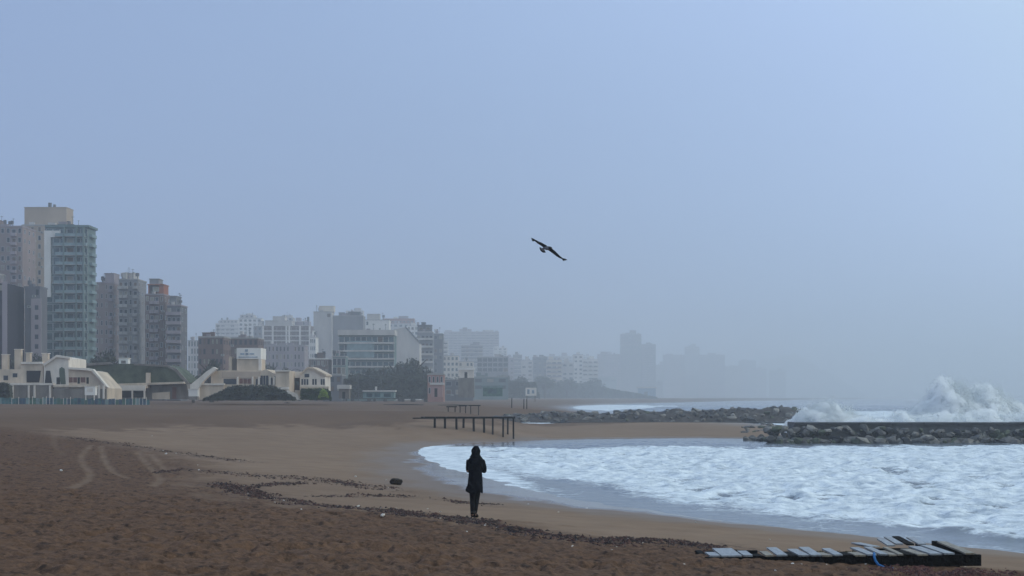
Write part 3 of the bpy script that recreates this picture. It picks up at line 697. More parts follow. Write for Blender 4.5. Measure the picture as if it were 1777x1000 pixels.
# hazy headland
hx = np.linspace(XX(1250, 6500), XX(1500, 6500), 70); hy = np.linspace(6300, 6900, 14)
HX, HY = np.meshgrid(hx, hy)
pxs = HX*F/6500+888.5
prof = np.interp(pxs, [1250, 1300, 1330, 1360, 1400, 1440, 1480, 1500], [0, 22, 62, 72, 66, 48, 20, 0])*6500/F
HZz = 1.0+prof*np.sin(np.clip((HY-6300)/600, 0, 1)*math.pi)**.6*(.75+.5*fbm(HX*.02, HY*.02, 4, 6))
tag(link('headland', grid_mesh('headland', HX, HY, HZz, mat('far_scrub', (.07, .08, .06), scale=.02, var=.3))), kind='structure')

# ------------------------------------------------------------------ trees
BARK = mat('bark', (.06, .045, .035), scale=3)
LEAF = [mat('foliage_dark', (.058, .066, .045), var=.4, scale=.6, rough=.7), mat('foliage_olive', (.065, .070, .040), var=.4, scale=.6, rough=.7), mat('foliage_green', (.045, .085, .030), var=.35, scale=.6), mat('foliage_lime', (.26, .36, .06), var=.25, scale=1.5)]
def crown_mesh(seed, n=1500, leaf=.34):
    r_ = np.random.default_rng(seed)
    lobes = [(r_.uniform(-.6, .6), r_.uniform(-.6, .6), r_.uniform(-.35, .55), r_.uniform(.32, .55)) for _ in range(9)]
    V = []; Fc = []
    for i in range(n):
        cx, cy, cz, rr = lobes[r_.integers(9)]
        d = r_.normal(size=3); d /= np.linalg.norm(d); p = np.array([cx, cy, cz])+d*rr*r_.uniform(.55, 1.05)
        a = r_.normal(size=3); a /= np.linalg.norm(a); b_ = np.cross(a, r_.normal(size=3)); b_ /= np.linalg.norm(b_)
        s = leaf*r_.uniform(.4, 1)*.35; k = len(V)
        V += [p-a*s, p+b_*s*.6, p+a*s, p-b_*s*.6]; Fc.append((k, k+1, k+2, k+3))
    return V, Fc
CR = [[me_from('crown', *crown_mesh(s), [l]) for s in (1, 2, 3)] for l in LEAF]
def trunk_mesh(seed):
    rd = random.Random(seed); b = MB()
    b.tube([(0, 0, -.1), (.03, .02, .35), (-.02, .03, .62)], [.06, .045, .03], 7)
    for k in range(6):
        a = k*1.05+rd.random(); z = .3+.06*k
        b.tube([(0, 0, z), (.16*math.cos(a), .16*math.sin(a), z+.16), (.30*math.cos(a), .30*math.sin(a), z+.3)], [.028, .018, .008], 5)
    return b.mesh('trunk', BARK)
TR = [trunk_mesh(1), trunk_mesh(2)]
def tree(label, px, ytop, Y, wpx, kind=0, base=None, cat='tree', group=None, name='tree', i=0):
    z0 = base if base is not None else max(2.4, hz(XX(px, Y), Y)); h = ZZ(ytop, Y)-z0
    wd = wpx*Y/F/2
    r = thing(name, label, cat, (XX(px, Y), Y, z0), group, random.random()*6)
    link('trunk', TR[i % 2], r, scl=(h, h, h))
    link('crown', CR[kind][i % 3], r, (0, 0, h*.60), scl=(wd, wd, h*.42))
    return r
tree('large round dark tree in front of the foot of the teal tower', 182, 602, 380, 52, 0, i=0)
tree('dark tree just right of the round tree, under the mauve block', 208, 622, 380, 30, 0, i=1)
tree('dark tree behind the chimneys at the far left', 20, 616, 370, 44, 0, i=2)
tree('dark tree behind the cream club roof, between its chimneys', 62, 612, 372, 34, 0, i=1)
tree('dark shrubby tree in the gap right of the grassed roof', 336, 648, 360, 40, 0, i=0)
tree('dark tree left of the sign tower behind the curved ramp', 368, 622, 380, 44, 0, i=1)
xs_ = [(462, 628, 36), (494, 636, 30), (520, 640, 34), (548, 636, 36), (585, 650, 40), (612, 644, 42), (640, 636, 44), (668, 634, 44), (694, 624, 44), (716, 616, 40), (738, 634, 38), (600, 662, 50), (650, 660, 54), (700, 658, 54), (740, 664, 44)]
tl = ['dark tree right behind the sign tower', 'small dark tree right of the sign tower', 'dark tree behind the club gable roof', 'dark tree at the right end of the club gable', 'dark tree left end of the promenade tree mass',
      'dark tree in front of the left part of the glazed block', 'dark tree in front of the middle of the glazed block', 'dark tree in front of the right part of the glazed block', 'tall dark tree below the cream gable wall', 'tallest tree of the promenade mass, at the right edge of the cream gable',
      'dark tree below the balcony banded block', 'lower front tree at the left of the promenade mass', 'lower front tree in the middle of the promenade mass', 'lower front tree below the cream gable', 'lower front tree beside the terracotta building']
for i, ((px, yt, wp), lb) in enumerate(zip(xs_, tl)): tree(lb, px, yt, (540 if i < 11 else 525)+5*(i % 3), wp, i % 2, i=i, group='promenade trees')
for i, (px, yt, Y, lb) in enumerate([(775, 652, 520, 'tree right of the terracotta building'), (800, 650, 560, 'tree below the small cream house'), (835, 655, 600, 'hazy tree below the white villa'), (868, 648, 650, 'hazy tree right of the white villa'), (905, 652, 700, 'hazy tree behind the white sign board'),
                                   (945, 650, 800, 'faint tree right of the white sign board'), (985, 655, 850, 'faint tree under the slim white hazy block'), (1030, 656, 900, 'faintest tree at the right of the hazy row')]):
    tree(lb, px, yt, Y*1.8, 40, i % 2, i=i, group='hazy trees along the bay')

# ------------------------------------------------------------------ beach clubs on the promenade
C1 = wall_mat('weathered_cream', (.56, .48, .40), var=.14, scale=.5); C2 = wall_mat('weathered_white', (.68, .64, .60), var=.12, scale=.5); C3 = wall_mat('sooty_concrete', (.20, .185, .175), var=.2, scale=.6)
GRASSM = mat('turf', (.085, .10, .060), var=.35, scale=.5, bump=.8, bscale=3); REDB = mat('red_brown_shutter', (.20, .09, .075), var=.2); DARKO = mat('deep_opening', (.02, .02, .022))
class Club:
    def __init__(s, name, label, cat, pxc, Y):
        s.Y = Y; s.X0 = XX(pxc, Y); s.z0 = 3.0-.3; s.r = thing(name, label, cat, (s.X0, Y, s.z0))
    def P(s, x, y, dy=0): return (XX(x, s.Y+dy)-s.X0, ZZ(y, s.Y+dy)-s.z0)
    def poly(s, name, pts, m, dy=0, dep=6):
        q = [s.P(x, y, dy) for x, y in pts]
        A = sum(q[i][0]*q[(i+1) % len(q)][1]-q[(i+1) % len(q)][0]*q[i][1] for i in range(len(q)))
        if A < 0: q = q[::-1]
        b = MB(); b.prism(q, dy, dy+dep); return b.build(name, m, s.r)
    def rect(s, name, x0, x1, y0, y1, m, dy=0, dep=6): return s.poly(name, [(x0, y1), (x1, y1), (x1, y0), (x0, y0)], m, dy, dep)
c = Club('beach_club', 'cream beach club with square chimneys and sloping right wing, leftmost on the beach', 'beach club', 92, 290)
c.poly('wall', [(-40, 692), (-40, 641), (36, 641), (36, 628), (74, 628), (76, 694), (-40, 694)], C1, 0, 12)
c.poly('wall', [(76, 694), (76, 632), (98, 618), (119, 622), (119, 694)], C2, -.6, 12)
c.poly('wall', [(119, 694), (119, 641), (150, 643), (160, 645), (186, 674), (186, 694)], C1, -.3, 11)
c.poly('coping', [(36, 628), (36, 632), (74, 632), (74, 628)], C2, -.35, .3)
c.poly('coping', [(119, 641), (158, 643.5), (184, 672), (187, 672), (161, 641), (150, 639), (119, 637.5)], C2, -.9, 1.5)
c.poly('coping', [(74, 632), (98, 616), (121, 620), (121, 623), (98, 620), (76, 636)], C2, -1.0, 1.2)
for x0, x1, y0 in ((3, 13, 616), (25, 36, 607), (45, 52, 613), (73, 83, 614)):
    c.rect('chimney', x0, x1, y0, 642, C1, 3, 1.2); c.rect('chimney_cap', x0-1, x1+1, y0-1.2, y0, C2, 2.9, 1.4)
c.poly('opening', [(46, 664), (68, 664), (71, 643.5), (46, 643.5)], DARKO, -.04, .5)
c.poly('opening', [(77, 671), (91, 671), (87, 643.5), (80, 643.5)], DARKO, -.68, .5)
c.poly('opening', [(98, 667), (104, 667), (104, 655), (98, 655)], DARKO, -.68, .5)
c.poly('opening', [(105, 667), (114, 667), (112, 640), (107, 637), (103, 640), (103, 650)], mat('mossy_glass', (.09, .11, .08)), -.68, .5)
for x0, x1 in ((119.5, 126), (127, 133.5), (140, 148)): c.rect('shutter', x0, x1, 655, 664, REDB, -.36, .4)
for x0 in (134.5, 150): c.rect('opening', x0, x0+4, 655, 666, DARKO, -.35, .4)
c.rect('ledge', -40, 92, 665, 668.5, C2, -1.4, 1.4); c.rect('ledge', 92, 150, 669, 672, C1, -1.3, .95)
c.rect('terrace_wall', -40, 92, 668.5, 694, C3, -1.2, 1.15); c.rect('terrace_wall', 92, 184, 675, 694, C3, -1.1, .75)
for x0 in (20, 48, 58, 85, 170, 178): c.rect('pillar', x0, x0+3, 669, 692, C2, -1.5, .28)
c.rect('window', 6, 14, 652, 660, GLASS, -.03, .3); c.rect('window', 22, 30, 648, 655, GLASS, -.03, .3)
# grassed mound building
c = Club('grass_roof_building', 'low arched building with a turfed roof between the two beach clubs', 'building', 225, 315)
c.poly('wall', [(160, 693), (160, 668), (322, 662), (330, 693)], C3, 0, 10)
arc = [(122, 641), (130, 634), (170, 631.5), (230, 631.5), (290, 634), (306, 641), (322, 657), (326, 664)]
c.poly('turf_roof', arc+[(320, 666), (180, 668), (150, 655)], GRASSM, -.5, 11)
c.poly('roof_edge', [(232, 631), (290, 633.5), (306, 640), (324, 660), (328, 666), (322, 666), (303, 643.5), (289, 637), (232, 634)], C3, -1.1, .6)
c.poly('roof_edge', [(122, 640), (130, 631.5), (190, 628.5), (196, 632), (134, 636)], C3, -1.0, .5)
c.rect('pillar', 253, 260, 647, 666, C1, -1.5, .8)
c.poly('canopy', [(188, 674), (188, 666.5), (318, 662.5), (320, 666), (256, 668), (256, 674)], C1, -2.4, 2.3)
c.rect('canopy', 206, 252, 669, 678, C2, -3.0, .55)
for x0 in (207, 228, 249): c.rect('post', x0, x0+2.5, 678, 693, C2, -3.0, .4)
c.rect('door', 299, 306, 672, 692, REDB, -.06, .2); c.rect('opening', 212, 250, 679, 690, DARKO, -.07, .1); c.poly('ramp_wall', [(264, 693), (264, 682), (294, 680), (294, 693)], C1, -1.4, .5)
c = Club('roof_box', 'small white box standing on the turfed roof', 'roof box', 214, 322); c.z0 = c.r.location.z = ZZ(636, 322)
c.rect('casing', 206, 222, 622.5, 637, W_WHITE, 0, 2); c.rect('louvre', 210, 218, 626, 631, C3, -.05, .1); c.rect('cap', 205, 223, 621, 622.5, C2, -.1, 2.2)
# second club with sign tower
c = Club('beach_club', 'cream beach club with a square sign tower and a curved ramp on its left', 'beach club', 430, 300)
c.poly('wall', [(366, 694), (366, 645), (382, 643), (456, 643), (462, 641), (478, 650), (484, 656), (484, 694)], C1, 0, 12)
c.poly('curved_ramp', [(330, 682), (330, 668), (345, 656), (358, 645), (370, 637), (376, 640), (362, 652), (352, 662), (345, 674), (345, 690)], C2, -2, 2)
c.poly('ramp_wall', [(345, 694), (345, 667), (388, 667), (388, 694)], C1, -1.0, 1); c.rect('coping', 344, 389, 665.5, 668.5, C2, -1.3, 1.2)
c.rect('tower_base', 411, 452, 623, 644, C1, 1, 6); c.rect('sign_box', 410.5, 452.5, 604, 623, W_WHITE, .8, 6.4)
c.rect('buttress', 397, 402, 619, 645, C1, 1.5, 3); c.rect('buttress', 402, 410.5, 622, 643.5, C3, 2.0, 2); c.rect('buttress', 448.5, 453.5, 623.2, 644, C2, .8, .5)
MARK = mat('faded_grey_blue_mark', (.33, .38, .45), var=.3, scale=2)
for (x0, x1, y0, y1) in ((425, 430, 606.5, 610.5), (417, 424, 613, 616), (426, 431, 612.5, 616.5), (433, 441, 613, 615.5), (414, 447, 619, 620.5)): c.rect('sign_mark', x0, x1, y0, y1, MARK, .74, .05)
c.rect('fascia', 385, 452, 645, 656, wall_mat('peach_render', (.46, .38, .32)), -.15, .14)
c.rect('opening', 388, 410, 658, 667, GLASS, -.05, .2)
for x0 in (415.5, 422.5, 429.5): c.rect('window', x0, x0+5.8, 657.5, 666, REDB, -.06, .2)
for x0, x1, y0 in ((444, 447, 658), (450, 456, 652), (457, 460.5, 652), (461.5, 465.5, 652), (470, 473, 656), (476, 480, 653)): c.rect('window', x0, x1, y0, 668, GLASS, -.07, .2)
for x0 in (411, 437, 448, 467, 474): c.rect('pillar', x0, x0+2.4, 654, 668, C2, -.5, .4)
c.poly('wall', [(478, 694), (478, 643.5), (502, 643.5), (502, 680), (502, 694)], C1, -.5, 8)
c.rect('ledge', 477, 503, 642.5, 645, C2, -.8, .7); c.rect('ledge', 478, 501, 672, 676, C2, -1.4, .85)
c.poly('stair_wall', [(496, 684), (498, 677), (516, 684), (520, 694), (514, 694)], C2, -2.2, .5)
c = Club('gabled_pavilion', 'pale gabled pavilion right of the sign tower club', 'pavilion', 535, 306)
c.poly('wall', [(502, 694), (502, 645), (522, 645), (522, 694)], C2, 1.0, 8)
c.poly('wall', [(521, 694), (521, 648), (534, 638.5), (540, 638.5), (548, 644), (564, 652), (565, 694)], C2, 0, 9)
c.poly('roof', [(519, 649), (534, 636.8), (541, 636.8), (566, 650), (566, 653), (540, 640), (534, 640), (521, 651)], C1, -.5, 10)
c.rect('opening', 503, 520, 656, 677, DARKO, .9, .3); c.rect('shutter', 504, 519, 662, 668, GLASS_T, .8, .1)
c.rect('window', 528.5, 536.5, 649, 655, GLASS, -.06, .2)
for x0 in (523, 527.5, 532, 542, 546.5, 556.5, 560.5): c.rect('window', x0, x0+3.0, 658, 668, GLASS, -.06, .2)
c.rect('terrace', 520, 570, 671, 675, C1, -1.4, 1.3)
# hedges
def hedge(label, pts, Y, m, name='hedge', cat='hedge', thick=2.2, n=2600, leaf=.35):
    q = [(XX(x, Y), ZZ(y, Y)) for x, y in pts]; r_ = np.random.default_rng(len(label))
    x0 = min(a for a, b in q); x1 = max(a for a, b in q); z0 = min(b for a, b in q); cx = (x0+x1)/2
    r = thing(name, label, cat, (cx, Y, z0)); b = MB()
    b.prism([(a-cx, z-z0-.12) for a, z in q], .25, thick); b.build('stems', LEAF[0], r)
    px_ = np.array([p[0] for p in q]); pz_ = np.array([p[1] for p in q]); top = [(a, z) for a, z in q if z > z0+.01 or True]
    V = []; Fc = []
    up = sorted(set((round(a, 3), z) for a, z in q)); ux = [a for a, z in up]; 
    for _ in range(n):
        x = r_.uniform(x0, x1); zt = max([z for (a, z), (a2, z2) in zip(q, q[1:]+q[:1]) if min(a, a2) <= x <= max(a, a2) and abs(a2-a) > 1e-6 for z in [z+(z2-z)*((x-a)/(a2-a))]] or [z0])
        f = r_.random(); z = z0+(zt-z0)*f**.7+r_.normal()*.08; y = r_.uniform(-.1, .25) if f < .9 else r_.uniform(0, thick)
        a = r_.normal(size=3); a /= np.linalg.norm(a); b2 = np.cross(a, r_.normal(size=3)); b2 /= np.linalg.norm(b2); s = leaf*r_.uniform(.4, 1); p = np.array([x-cx, y, z-z0]); k = len(V)
        V += [p-a*s, p+b2*s*.6, p+a*s, p-b2*s*.6]; Fc.append((k, k+1, k+2, k+3))
    link('foliage', me_from('foliage', V, Fc, [m]), r); return r
hedge('dark green planted bank in front of the sign tower club', [(352, 694), (372, 684), (396, 672), (404, 669.5), (468, 669.5), (486, 675), (512, 692), (512, 694)], 291, LEAF[0], 'planted_bank', 'planted bank')
hedge('clipped green hedge below the gabled pavilion', [(522, 693), (522, 676), (562, 675.5), (572, 680), (574, 693)], 298, LEAF[2])
hedge('dark bush at the left edge beside the teal fence', [(-20, 690), (-20, 668), (4, 664), (14, 670), (16, 690)], 284, LEAF[1], 'bush', 'bush', n=900)
hedge('low dark scrub under the left half of the promenade trees', [(566, 692), (566, 668), (590, 658), (620, 655), (660, 652), (664, 692)], 505, LEAF[0], 'scrub', 'scrub', 4, 3200, .5)
hedge('low dark scrub under the right half of the promenade trees', [(662, 692), (660, 654), (700, 650), (730, 655), (760, 664), (764, 692)], 508, LEAF[1], 'scrub', 'scrub', 4, 3200, .5)
hedge('hazy blue green scrub between the terracotta building and the sign board', [(764, 691), (764, 664), (800, 660), (850, 656), (890, 662), (930, 664), (936, 691)], 1100, LEAF[0], 'scrub', 'scrub', 5, 3600, 1.2)
hedge('faint scrub right of the sign board below the hazy row', [(934, 691), (934, 668), (980, 662), (1030, 668), (1070, 677), (1110, 684), (1140, 691)], 1600, LEAF[1], 'scrub', 'scrub', 5, 3200, 1.8)
hedge('bright yellow green bush at the foot of the pavilion', [(553, 690), (555, 680), (561, 675), (567, 680), (570, 690)], 292, LEAF[3], 'bush', 'bush', .9, 420, .22)
# teal windbreak fence
r = thing('windbreak_fence', 'long teal and blue panelled fence in front of the left beach club', 'fence', (XX(110, 280), 280, 2.9))
PANM = [mat('teal_panel', (.06, .15, .16), var=.25, scale=1.2), mat('deep_blue_panel', (.05, .10, .15), var=.25, scale=1.2), mat('green_panel', (.08, .16, .13), var=.25, scale=1.2), mat('pale_teal_panel', (.20, .28, .28), var=.2)]
pm = []
for m in PANM:
    b = MB(); b.box(-.28, .28, -.04, .04, 0, 1.05); b.box(-.28, .28, -.06, -.04, .95, 1.05); b.box(-.28, .28, -.06, -.04, 0, .1); pm.append(b.mesh('panel', m))
b = MB(); b.box(-.04, .04, -.09, .05, -.3, 1.25); postm = b.mesh('post', C2)
rd = random.Random(3)
X = XX(-60, 280)
while X < XX(262, 280):
    g = hz(X, 280)-2.9
    link('panel', pm[rd.choice((0, 0, 1, 1, 2, 3, 0))], r, (X-r.location.x, 0, g+.03), scl=(1, 1, rd.uniform(.85, 1.12)))
    if rd.random() < .33: link('post', postm, r, (X-r.location.x+.31, 0, g), scl=(1, 1, rd.uniform(.9, 1.2)))
    X += .62
# white van-like booth with people-height, signboard, kiosks
def simple(name, label, cat, parts, Y, pxc, z0=2.8, group=None):
    c = Club(name, label, cat, pxc, Y); c.z0 = c.r.location.z = z0
    if group: c.r['group'] = group
    for p in parts: c.rect(p[0], p[1], p[2], p[3], p[4], p[5], p[6] if len(p) > 6 else 0, p[7] if len(p) > 7 else 1.5)
    return c
simple('white_booth', 'small white booth on legs in front of the teal fence', 'booth', [('booth_box', 147, 165, 671, 686, W_WHITE, 0, 1.4), ('roof', 146, 166, 669.8, 671, C2, -.1, 1.6), ('leg', 148, 149.5, 686, 694.5, C2, 0, .2), ('leg', 162.5, 164, 686, 694.5, C2, 0, .2), ('hatch', 151, 161, 674, 680, C2, -.06, .06)], 276, 156)
simple('white_booth', 'small square white booth at the foot of the curved ramp', 'booth', [('booth_box', 327, 343, 676, 688, W_WHITE, 0, 1.4), ('roof', 326, 344, 674.8, 676, C2, -.1, 1.6), ('base', 328, 342, 688, 694, C3, 0, 1.4)], 285, 335)
simple('sign_board', 'white square sign board on two posts at the edge of the far beach', 'sign', [('board', 912, 931, 673, 687, W_WHITE, 0, .3), ('post', 914, 915, 687, 698, C3, .05, .2), ('post', 928, 929, 687, 698, C3, .05, .2), ('sign_mark', 915, 919, 676, 684, MARK, -.02, .02), ('sign_mark', 923, 927, 677, 683, MARK, -.02, .02)], 330, 921, 2.6)
simple('beach_kiosk', 'long pale teal kiosk row in front of the promenade trees', 'kiosk', [('wall', 630, 684, 680, 691, PANM[3], 0, 4), ('roof', 629, 686, 677.5, 680, W_PALE, -.4, 4.8), ('hatch', 636, 646, 683, 689, GLASS_T, -.05, .05), ('hatch', 650, 660, 683, 689, GLASS_T, -.05, .05), ('hatch', 666, 678, 683, 689, GLASS_T, -.05, .05), ('vent', 651, 654, 671, 677.5, W_PALE, 1, .4)], 370, 655)
simple('beach_kiosk', 'small pale roofed kiosk right of the yellow green bush', 'kiosk', [('wall', 588, 606, 675, 692, C3, 0, 3), ('awning', 585, 607, 668, 675, W_PALE, -.5, 3.8), ('door', 594, 599, 680, 692, DARKO, -.03, .03)], 350, 597)
simple('beach_kiosk', 'pink kiosk with light roof below the terracotta building', 'kiosk', [('wall', 748, 768, 668, 689, wall_mat('dusty_pink', (.36, .24, .24)), 0, 3), ('roof', 746, 770, 664.5, 668, W_PALE, -.4, 3.8), ('door', 754, 759, 674, 689, DARKO, -.03, .03)], 390, 757)
simple('beach_kiosk', 'low pale green kiosk at the left of the hazy trees', 'kiosk', [('wall', 838, 872, 673, 688, PANM[2], 0, 3), ('roof', 836, 874, 669.5, 673, PANM[3], -.4, 3.8), ('hatch', 846, 862, 676, 683, GLASS_T, -.05, .05)], 520, 855)
simple('beach_kiosk', 'tiny sky blue kiosk below the tallest hazy tower', 'kiosk', [('wall', 1108, 1138, 674, 692, mat('sky_blue_paint', (.14, .24, .34)), 0, 9), ('roof', 1106, 1140, 671.5, 674, W_PALE, -.8, 10.8), ('door', 1118, 1124, 680, 692, DARKO, -.06, .06)], 1900, 1123, 2.0)
simple('beach_kiosk', 'whitish kiosk between the cream house and the hazy trees', 'kiosk', [('wall', 796, 822, 642, 656, C2, 0, 4), ('roof', 794, 824, 639, 642, W_WHITE, -.4, 4.8), ('door', 806, 811, 646, 656, DARKO, -.03, .03), ('plinth', 795, 823, 656, 690, C3, 0, 4)], 500, 809)
# lamp posts on the promenade
LP_ = MB(); LP_.tube([(0, 0, 0), (0, 0, 7)], [.09, .05], 6); lpm = LP_.mesh('pole', METAL)
LH = MB(); LH.tube([(0, 0, 6.95), (.5, 0, 7.15), (1.1, 0, 7.1)], .05, 5); LH.box(.9, 1.5, -.12, .12, 7.0, 7.1); lhm = LH.mesh('lamp_head', METAL)
for px, Y, lb in ((262, 345, 'thin street lamp rising over the turfed roof'), (508, 345, 'thin street lamp between the sign tower and the pavilion'), (622, 385, 'thin street lamp in front of the promenade trees'), (790, 470, 'thin hazy street lamp left of the white villa')):
    r = thing('street_lamp', lb, 'street lamp', (XX(px, Y), Y, 3.0), 'street lamps on the promenade'); link('pole', lpm, r); link('lamp_head', lhm, r)

# ------------------------------------------------------------------ breakwater and groyne
def rock_mesh(seed, m):
    r_ = np.random.default_rng(seed); bm = bmesh.new()
    for _ in range(18):
        d = r_.normal(size=3); d /= np.linalg.norm(d); d *= r_.uniform(.82, 1.05); bm.verts.new((d[0], d[1]*.85, d[2]*.7))
    bmesh.ops.convex_hull(bm, input=bm.verts); bmesh.ops.delete(bm, geom=[v for v in bm.verts if not v.link_faces], context='VERTS')
    me = bpy.data.meshes.new('rock'); bm.to_mesh(me); bm.free(); me.materials.append(m); return me
RK = [mat('wet_dark_rock', (.055, .052, .055), rough=.45, var=.3, scale=1.5, bump=.6, bscale=5), mat('grey_rock', (.125, .115, .11), rough=.7, var=.3, scale=1.2, bump=.6, bscale=4), mat('pale_rock', (.23, .21, .19), rough=.75, var=.25, scale=1.2, bump=.6, bscale=4), mat('mossy_rock', (.085, .095, .065), rough=.7, var=.3, scale=1.2, bump=.6, bscale=4)]
RM = [[rock_mesh(100+10*i+j, m) for j in range(6)] for i, m in enumerate(RK)]
CONC = mat('stained_concrete', (.13, .125, .125), rough=.8, var=.25, scale=.5, bump=.4, bscale=3, stretch=(1, 1, 1))
CONC_D = mat('dark_wet_concrete', (.055, .055, .06), rough=.5, var=.3, scale=.6, bump=.3)
YB = 131.0
bw = thing('breakwater', 'concrete breakwater with tumbled boulders along its cove side, right of the picture', 'breakwater', (XX(1560, YB), YB+2, 0))
ox, oy = bw.location.x, bw.location.y
ztop = ZZ(733.5, YB+2)
b = MB()
xl = XX(1378, YB+2)-ox; xr = XX(2300, YB)-ox
b.box(xl, xr, 0, 3.2, -1, ztop-.183); b.build('sea_wall', CONC, bw)
n = 16; sw_ = (xr-xl)/n
for i in range(n):      # cap slabs with joints
    b = MB(); b.box(xl+i*sw_+.03, xl+(i+1)*sw_-.03, -.25, 3.4, ztop-.18, ztop+random.uniform(-.015, .015)); b.build('cap_slab', CONC_D, bw)
rd = random.Random(21); cnt = 0
def rocks(parent, n, fx, fy, fz, fs, wts, ox, oy):
    for i in range(n):
        t_ = (i+rd.random())/n; x = fx(t_); y = fy(t_); s = fs(t_); k = rd.choices(range(4), wts)[0]
        link('rock', RM[k][rd.randrange(6)], parent, (x-ox, y-oy, fz(t_, s)), (rd.uniform(-.5, .5), rd.uniform(-.5, .5), rd.uniform(0, 6)), (s*rd.uniform(.8, 1.25), s*rd.uniform(.8, 1.1), s*rd.uniform(.75, 1.05)))
rocks(bw, 105, lambda t: XX(1335, YB)+t*(XX(1800, YB)-XX(1335, YB)), lambda t: YB-.3-rd.uniform(0, .5), lambda t, s: rd.uniform(-.05, .25), lambda t: rd.uniform(.35, .85), (3, 3, 2, 2), ox, oy)
rocks(bw, 95, lambda t: XX(1335, YB)+t*(XX(1800, YB)-XX(1335, YB)), lambda t: YB+.9+rd.uniform(-.3, .4), lambda t, s: rd.uniform(.6, 1.25)*(1 if t < .5 else .85), lambda t: rd.uniform(.3, .62), (4, 5, 2, 3), ox, oy)
rocks(bw, 60, lambda t: XX(1296, YB+8)+t*(XX(1405, YB+3)-XX(1296, YB+8)), lambda t: YB+9-7*t+rd.uniform(-1, 1), lambda t, s: hz(XX(1262, YB+8)+t*6, YB+9-7*t)*.4+rd.uniform(-.1, .45)*(0.3+t), lambda t: rd.uniform(.25, .65), (4, 4, 2, 2), ox, oy)
# long low groyne behind
gr = thing('rock_groyne', 'long low dark rock groyne crossing the middle distance behind the pier', 'groyne', (XX(1150, 240), 240, 0)); ox, oy = gr.location.x, gr.location.y
def gx(t): return XX(865, 240)+t*(XX(1425, 232)-XX(865, 240))
def gtop(t): return ZZ(np.interp(t, [0, .06, .1, .16, .22, .28, .36, .42, .5, .57, .62, .7, .76, .82, .88, .93, .97, 1], [722, 716, 719, 713, 716, 714, 717, 711, 713, 707, 710, 710, 706, 709, 704, 706, 709, 718]), 241)
hx = np.array([gx(t) for t in np.linspace(-.02, 1.02, 220)]); prof = np.array([gtop(t) for t in np.linspace(-.02, 1.02, 220)])
cr_ = [(-5.5, -.6), (-4, .25), (-2.6, .55), (-1, .85), (.6, .98), (2.5, .9), (4.5, .4), (6.5, -.6)]
GX = np.repeat(hx[:, None], len(cr_), 1); GY = np.array([[240+c_[0] for c_ in cr_]]*220); GZ_ = .93*prof[:, None]*np.array([[c_[1] for c_ in cr_]])
GZ_ = GZ_+.9*(fbm(GX*.6, GY*.8, 3, 71)-.5)
core = grid_mesh('rubble_core', (GX-ox).T, (GY-oy).T, GZ_.T, mat('dark_rubble', (.062, .052, .050), var=.35, scale=.8, rough=.75, bump=1.0, bscale=2.5)); link('rubble_core', core, gr)
rocks(gr, 270, gx, lambda t: 240+rd.uniform(-5.5, .8), lambda t, s: 0, lambda t: rd.uniform(.3, .95), (5, 5, 3, 1), ox, oy)
for o in gr.children:
    if o.name.startswith('rock'):
        t_ = (o.location.x+ox-gx(0))/(gx(1)-gx(0)); f = np.interp(o.location.y+oy-240, [c_[0] for c_ in cr_], [c_[1] for c_ in cr_]); o.location.z = gtop(min(max(t_, 0), 1))*f*.93-.1
b = MB(); b.box(XX(955, 233)-ox, XX(1430, 233)-ox, -8.3, -7.2, -.3, ZZ(732.0, 232)); b.build('footing', CONC_D, gr)
# pale boulders set on the groyne
# drift rocks at the foot of the pier end
for i in range(40):
    px = rd.uniform(1288, 1390); py = rd.uniform(737, 753); x, y, z = ground(px, py); s = rd.uniform(.22, .6); k = rd.choices(range(4), (3, 5, 3, 2))[0]
    link('rock', RM[k][rd.randrange(6)], bw, (x-bw.location.x, y-bw.location.y, z+.12*s), (rd.uniform(-.4, .4), rd.uniform(-.4, .4), rd.uniform(0, 6)), (s*1.4, s, s*.7))

# ------------------------------------------------------------------ breaking waves
SPR = bpy.data.materials.new('white_spray'); SPR.use_nodes = True; t_ = SPR.node_tree; t_.nodes.clear()
d1 = t_.nodes.new('ShaderNodeBsdfDiffuse'); d2 = t_.nodes.new('ShaderNodeBsdfTranslucent'); ms = t_.nodes.new('ShaderNodeMixShader'); om = t_.nodes.new('ShaderNodeOutputMaterial')
d1.inputs[0].default_value = (.95, .97, .98, 1); d2.inputs[0].default_value = (.95, .97, .98, 1); ms.inputs[0].default_value = .5
t_.links.new(d1.outputs[0], ms.inputs[1]); t_.links.new(d2.outputs[0], ms.inputs[2]); t_.links.new(ms.outputs[0], om.inputs['Surface'])
MIST = bpy.data.materials.new('spray_mist'); MIST.use_nodes = True; t_ = MIST.node_tree; t_.nodes.clear()
vs = t_.nodes.new('ShaderNodeVolumeScatter'); vs.inputs['Color'].default_value = (.996, .998, 1, 1); vs.inputs['Anisotropy'].default_value = 0
gn = t_.nodes.new('ShaderNodeNewGeometry'); nn_ = t_.nodes.new('ShaderNodeTexNoise'); nn_.inputs['Scale'].default_value = 1.15; nn_.inputs['Detail'].default_value = 5; nn_.inputs['Roughness'].default_value = .58
t_.links.new(gn.outputs['Position'], nn_.inputs['Vector'])
mr = t_.nodes.new('ShaderNodeMapRange'); mr.inputs['From Min'].default_value = .40; mr.inputs['From Max'].default_value = .62; mr.inputs['To Min'].default_value = .0; mr.inputs['To Max'].default_value = 3.0
t_.links.new(nn_.outputs[0], mr.inputs['Value']); t_.links.new(mr.outputs[0], vs.inputs['Density'])
om = t_.nodes.new('ShaderNodeOutputMaterial'); t_.links.new(vs.outputs[0], om.inputs['Volume'])
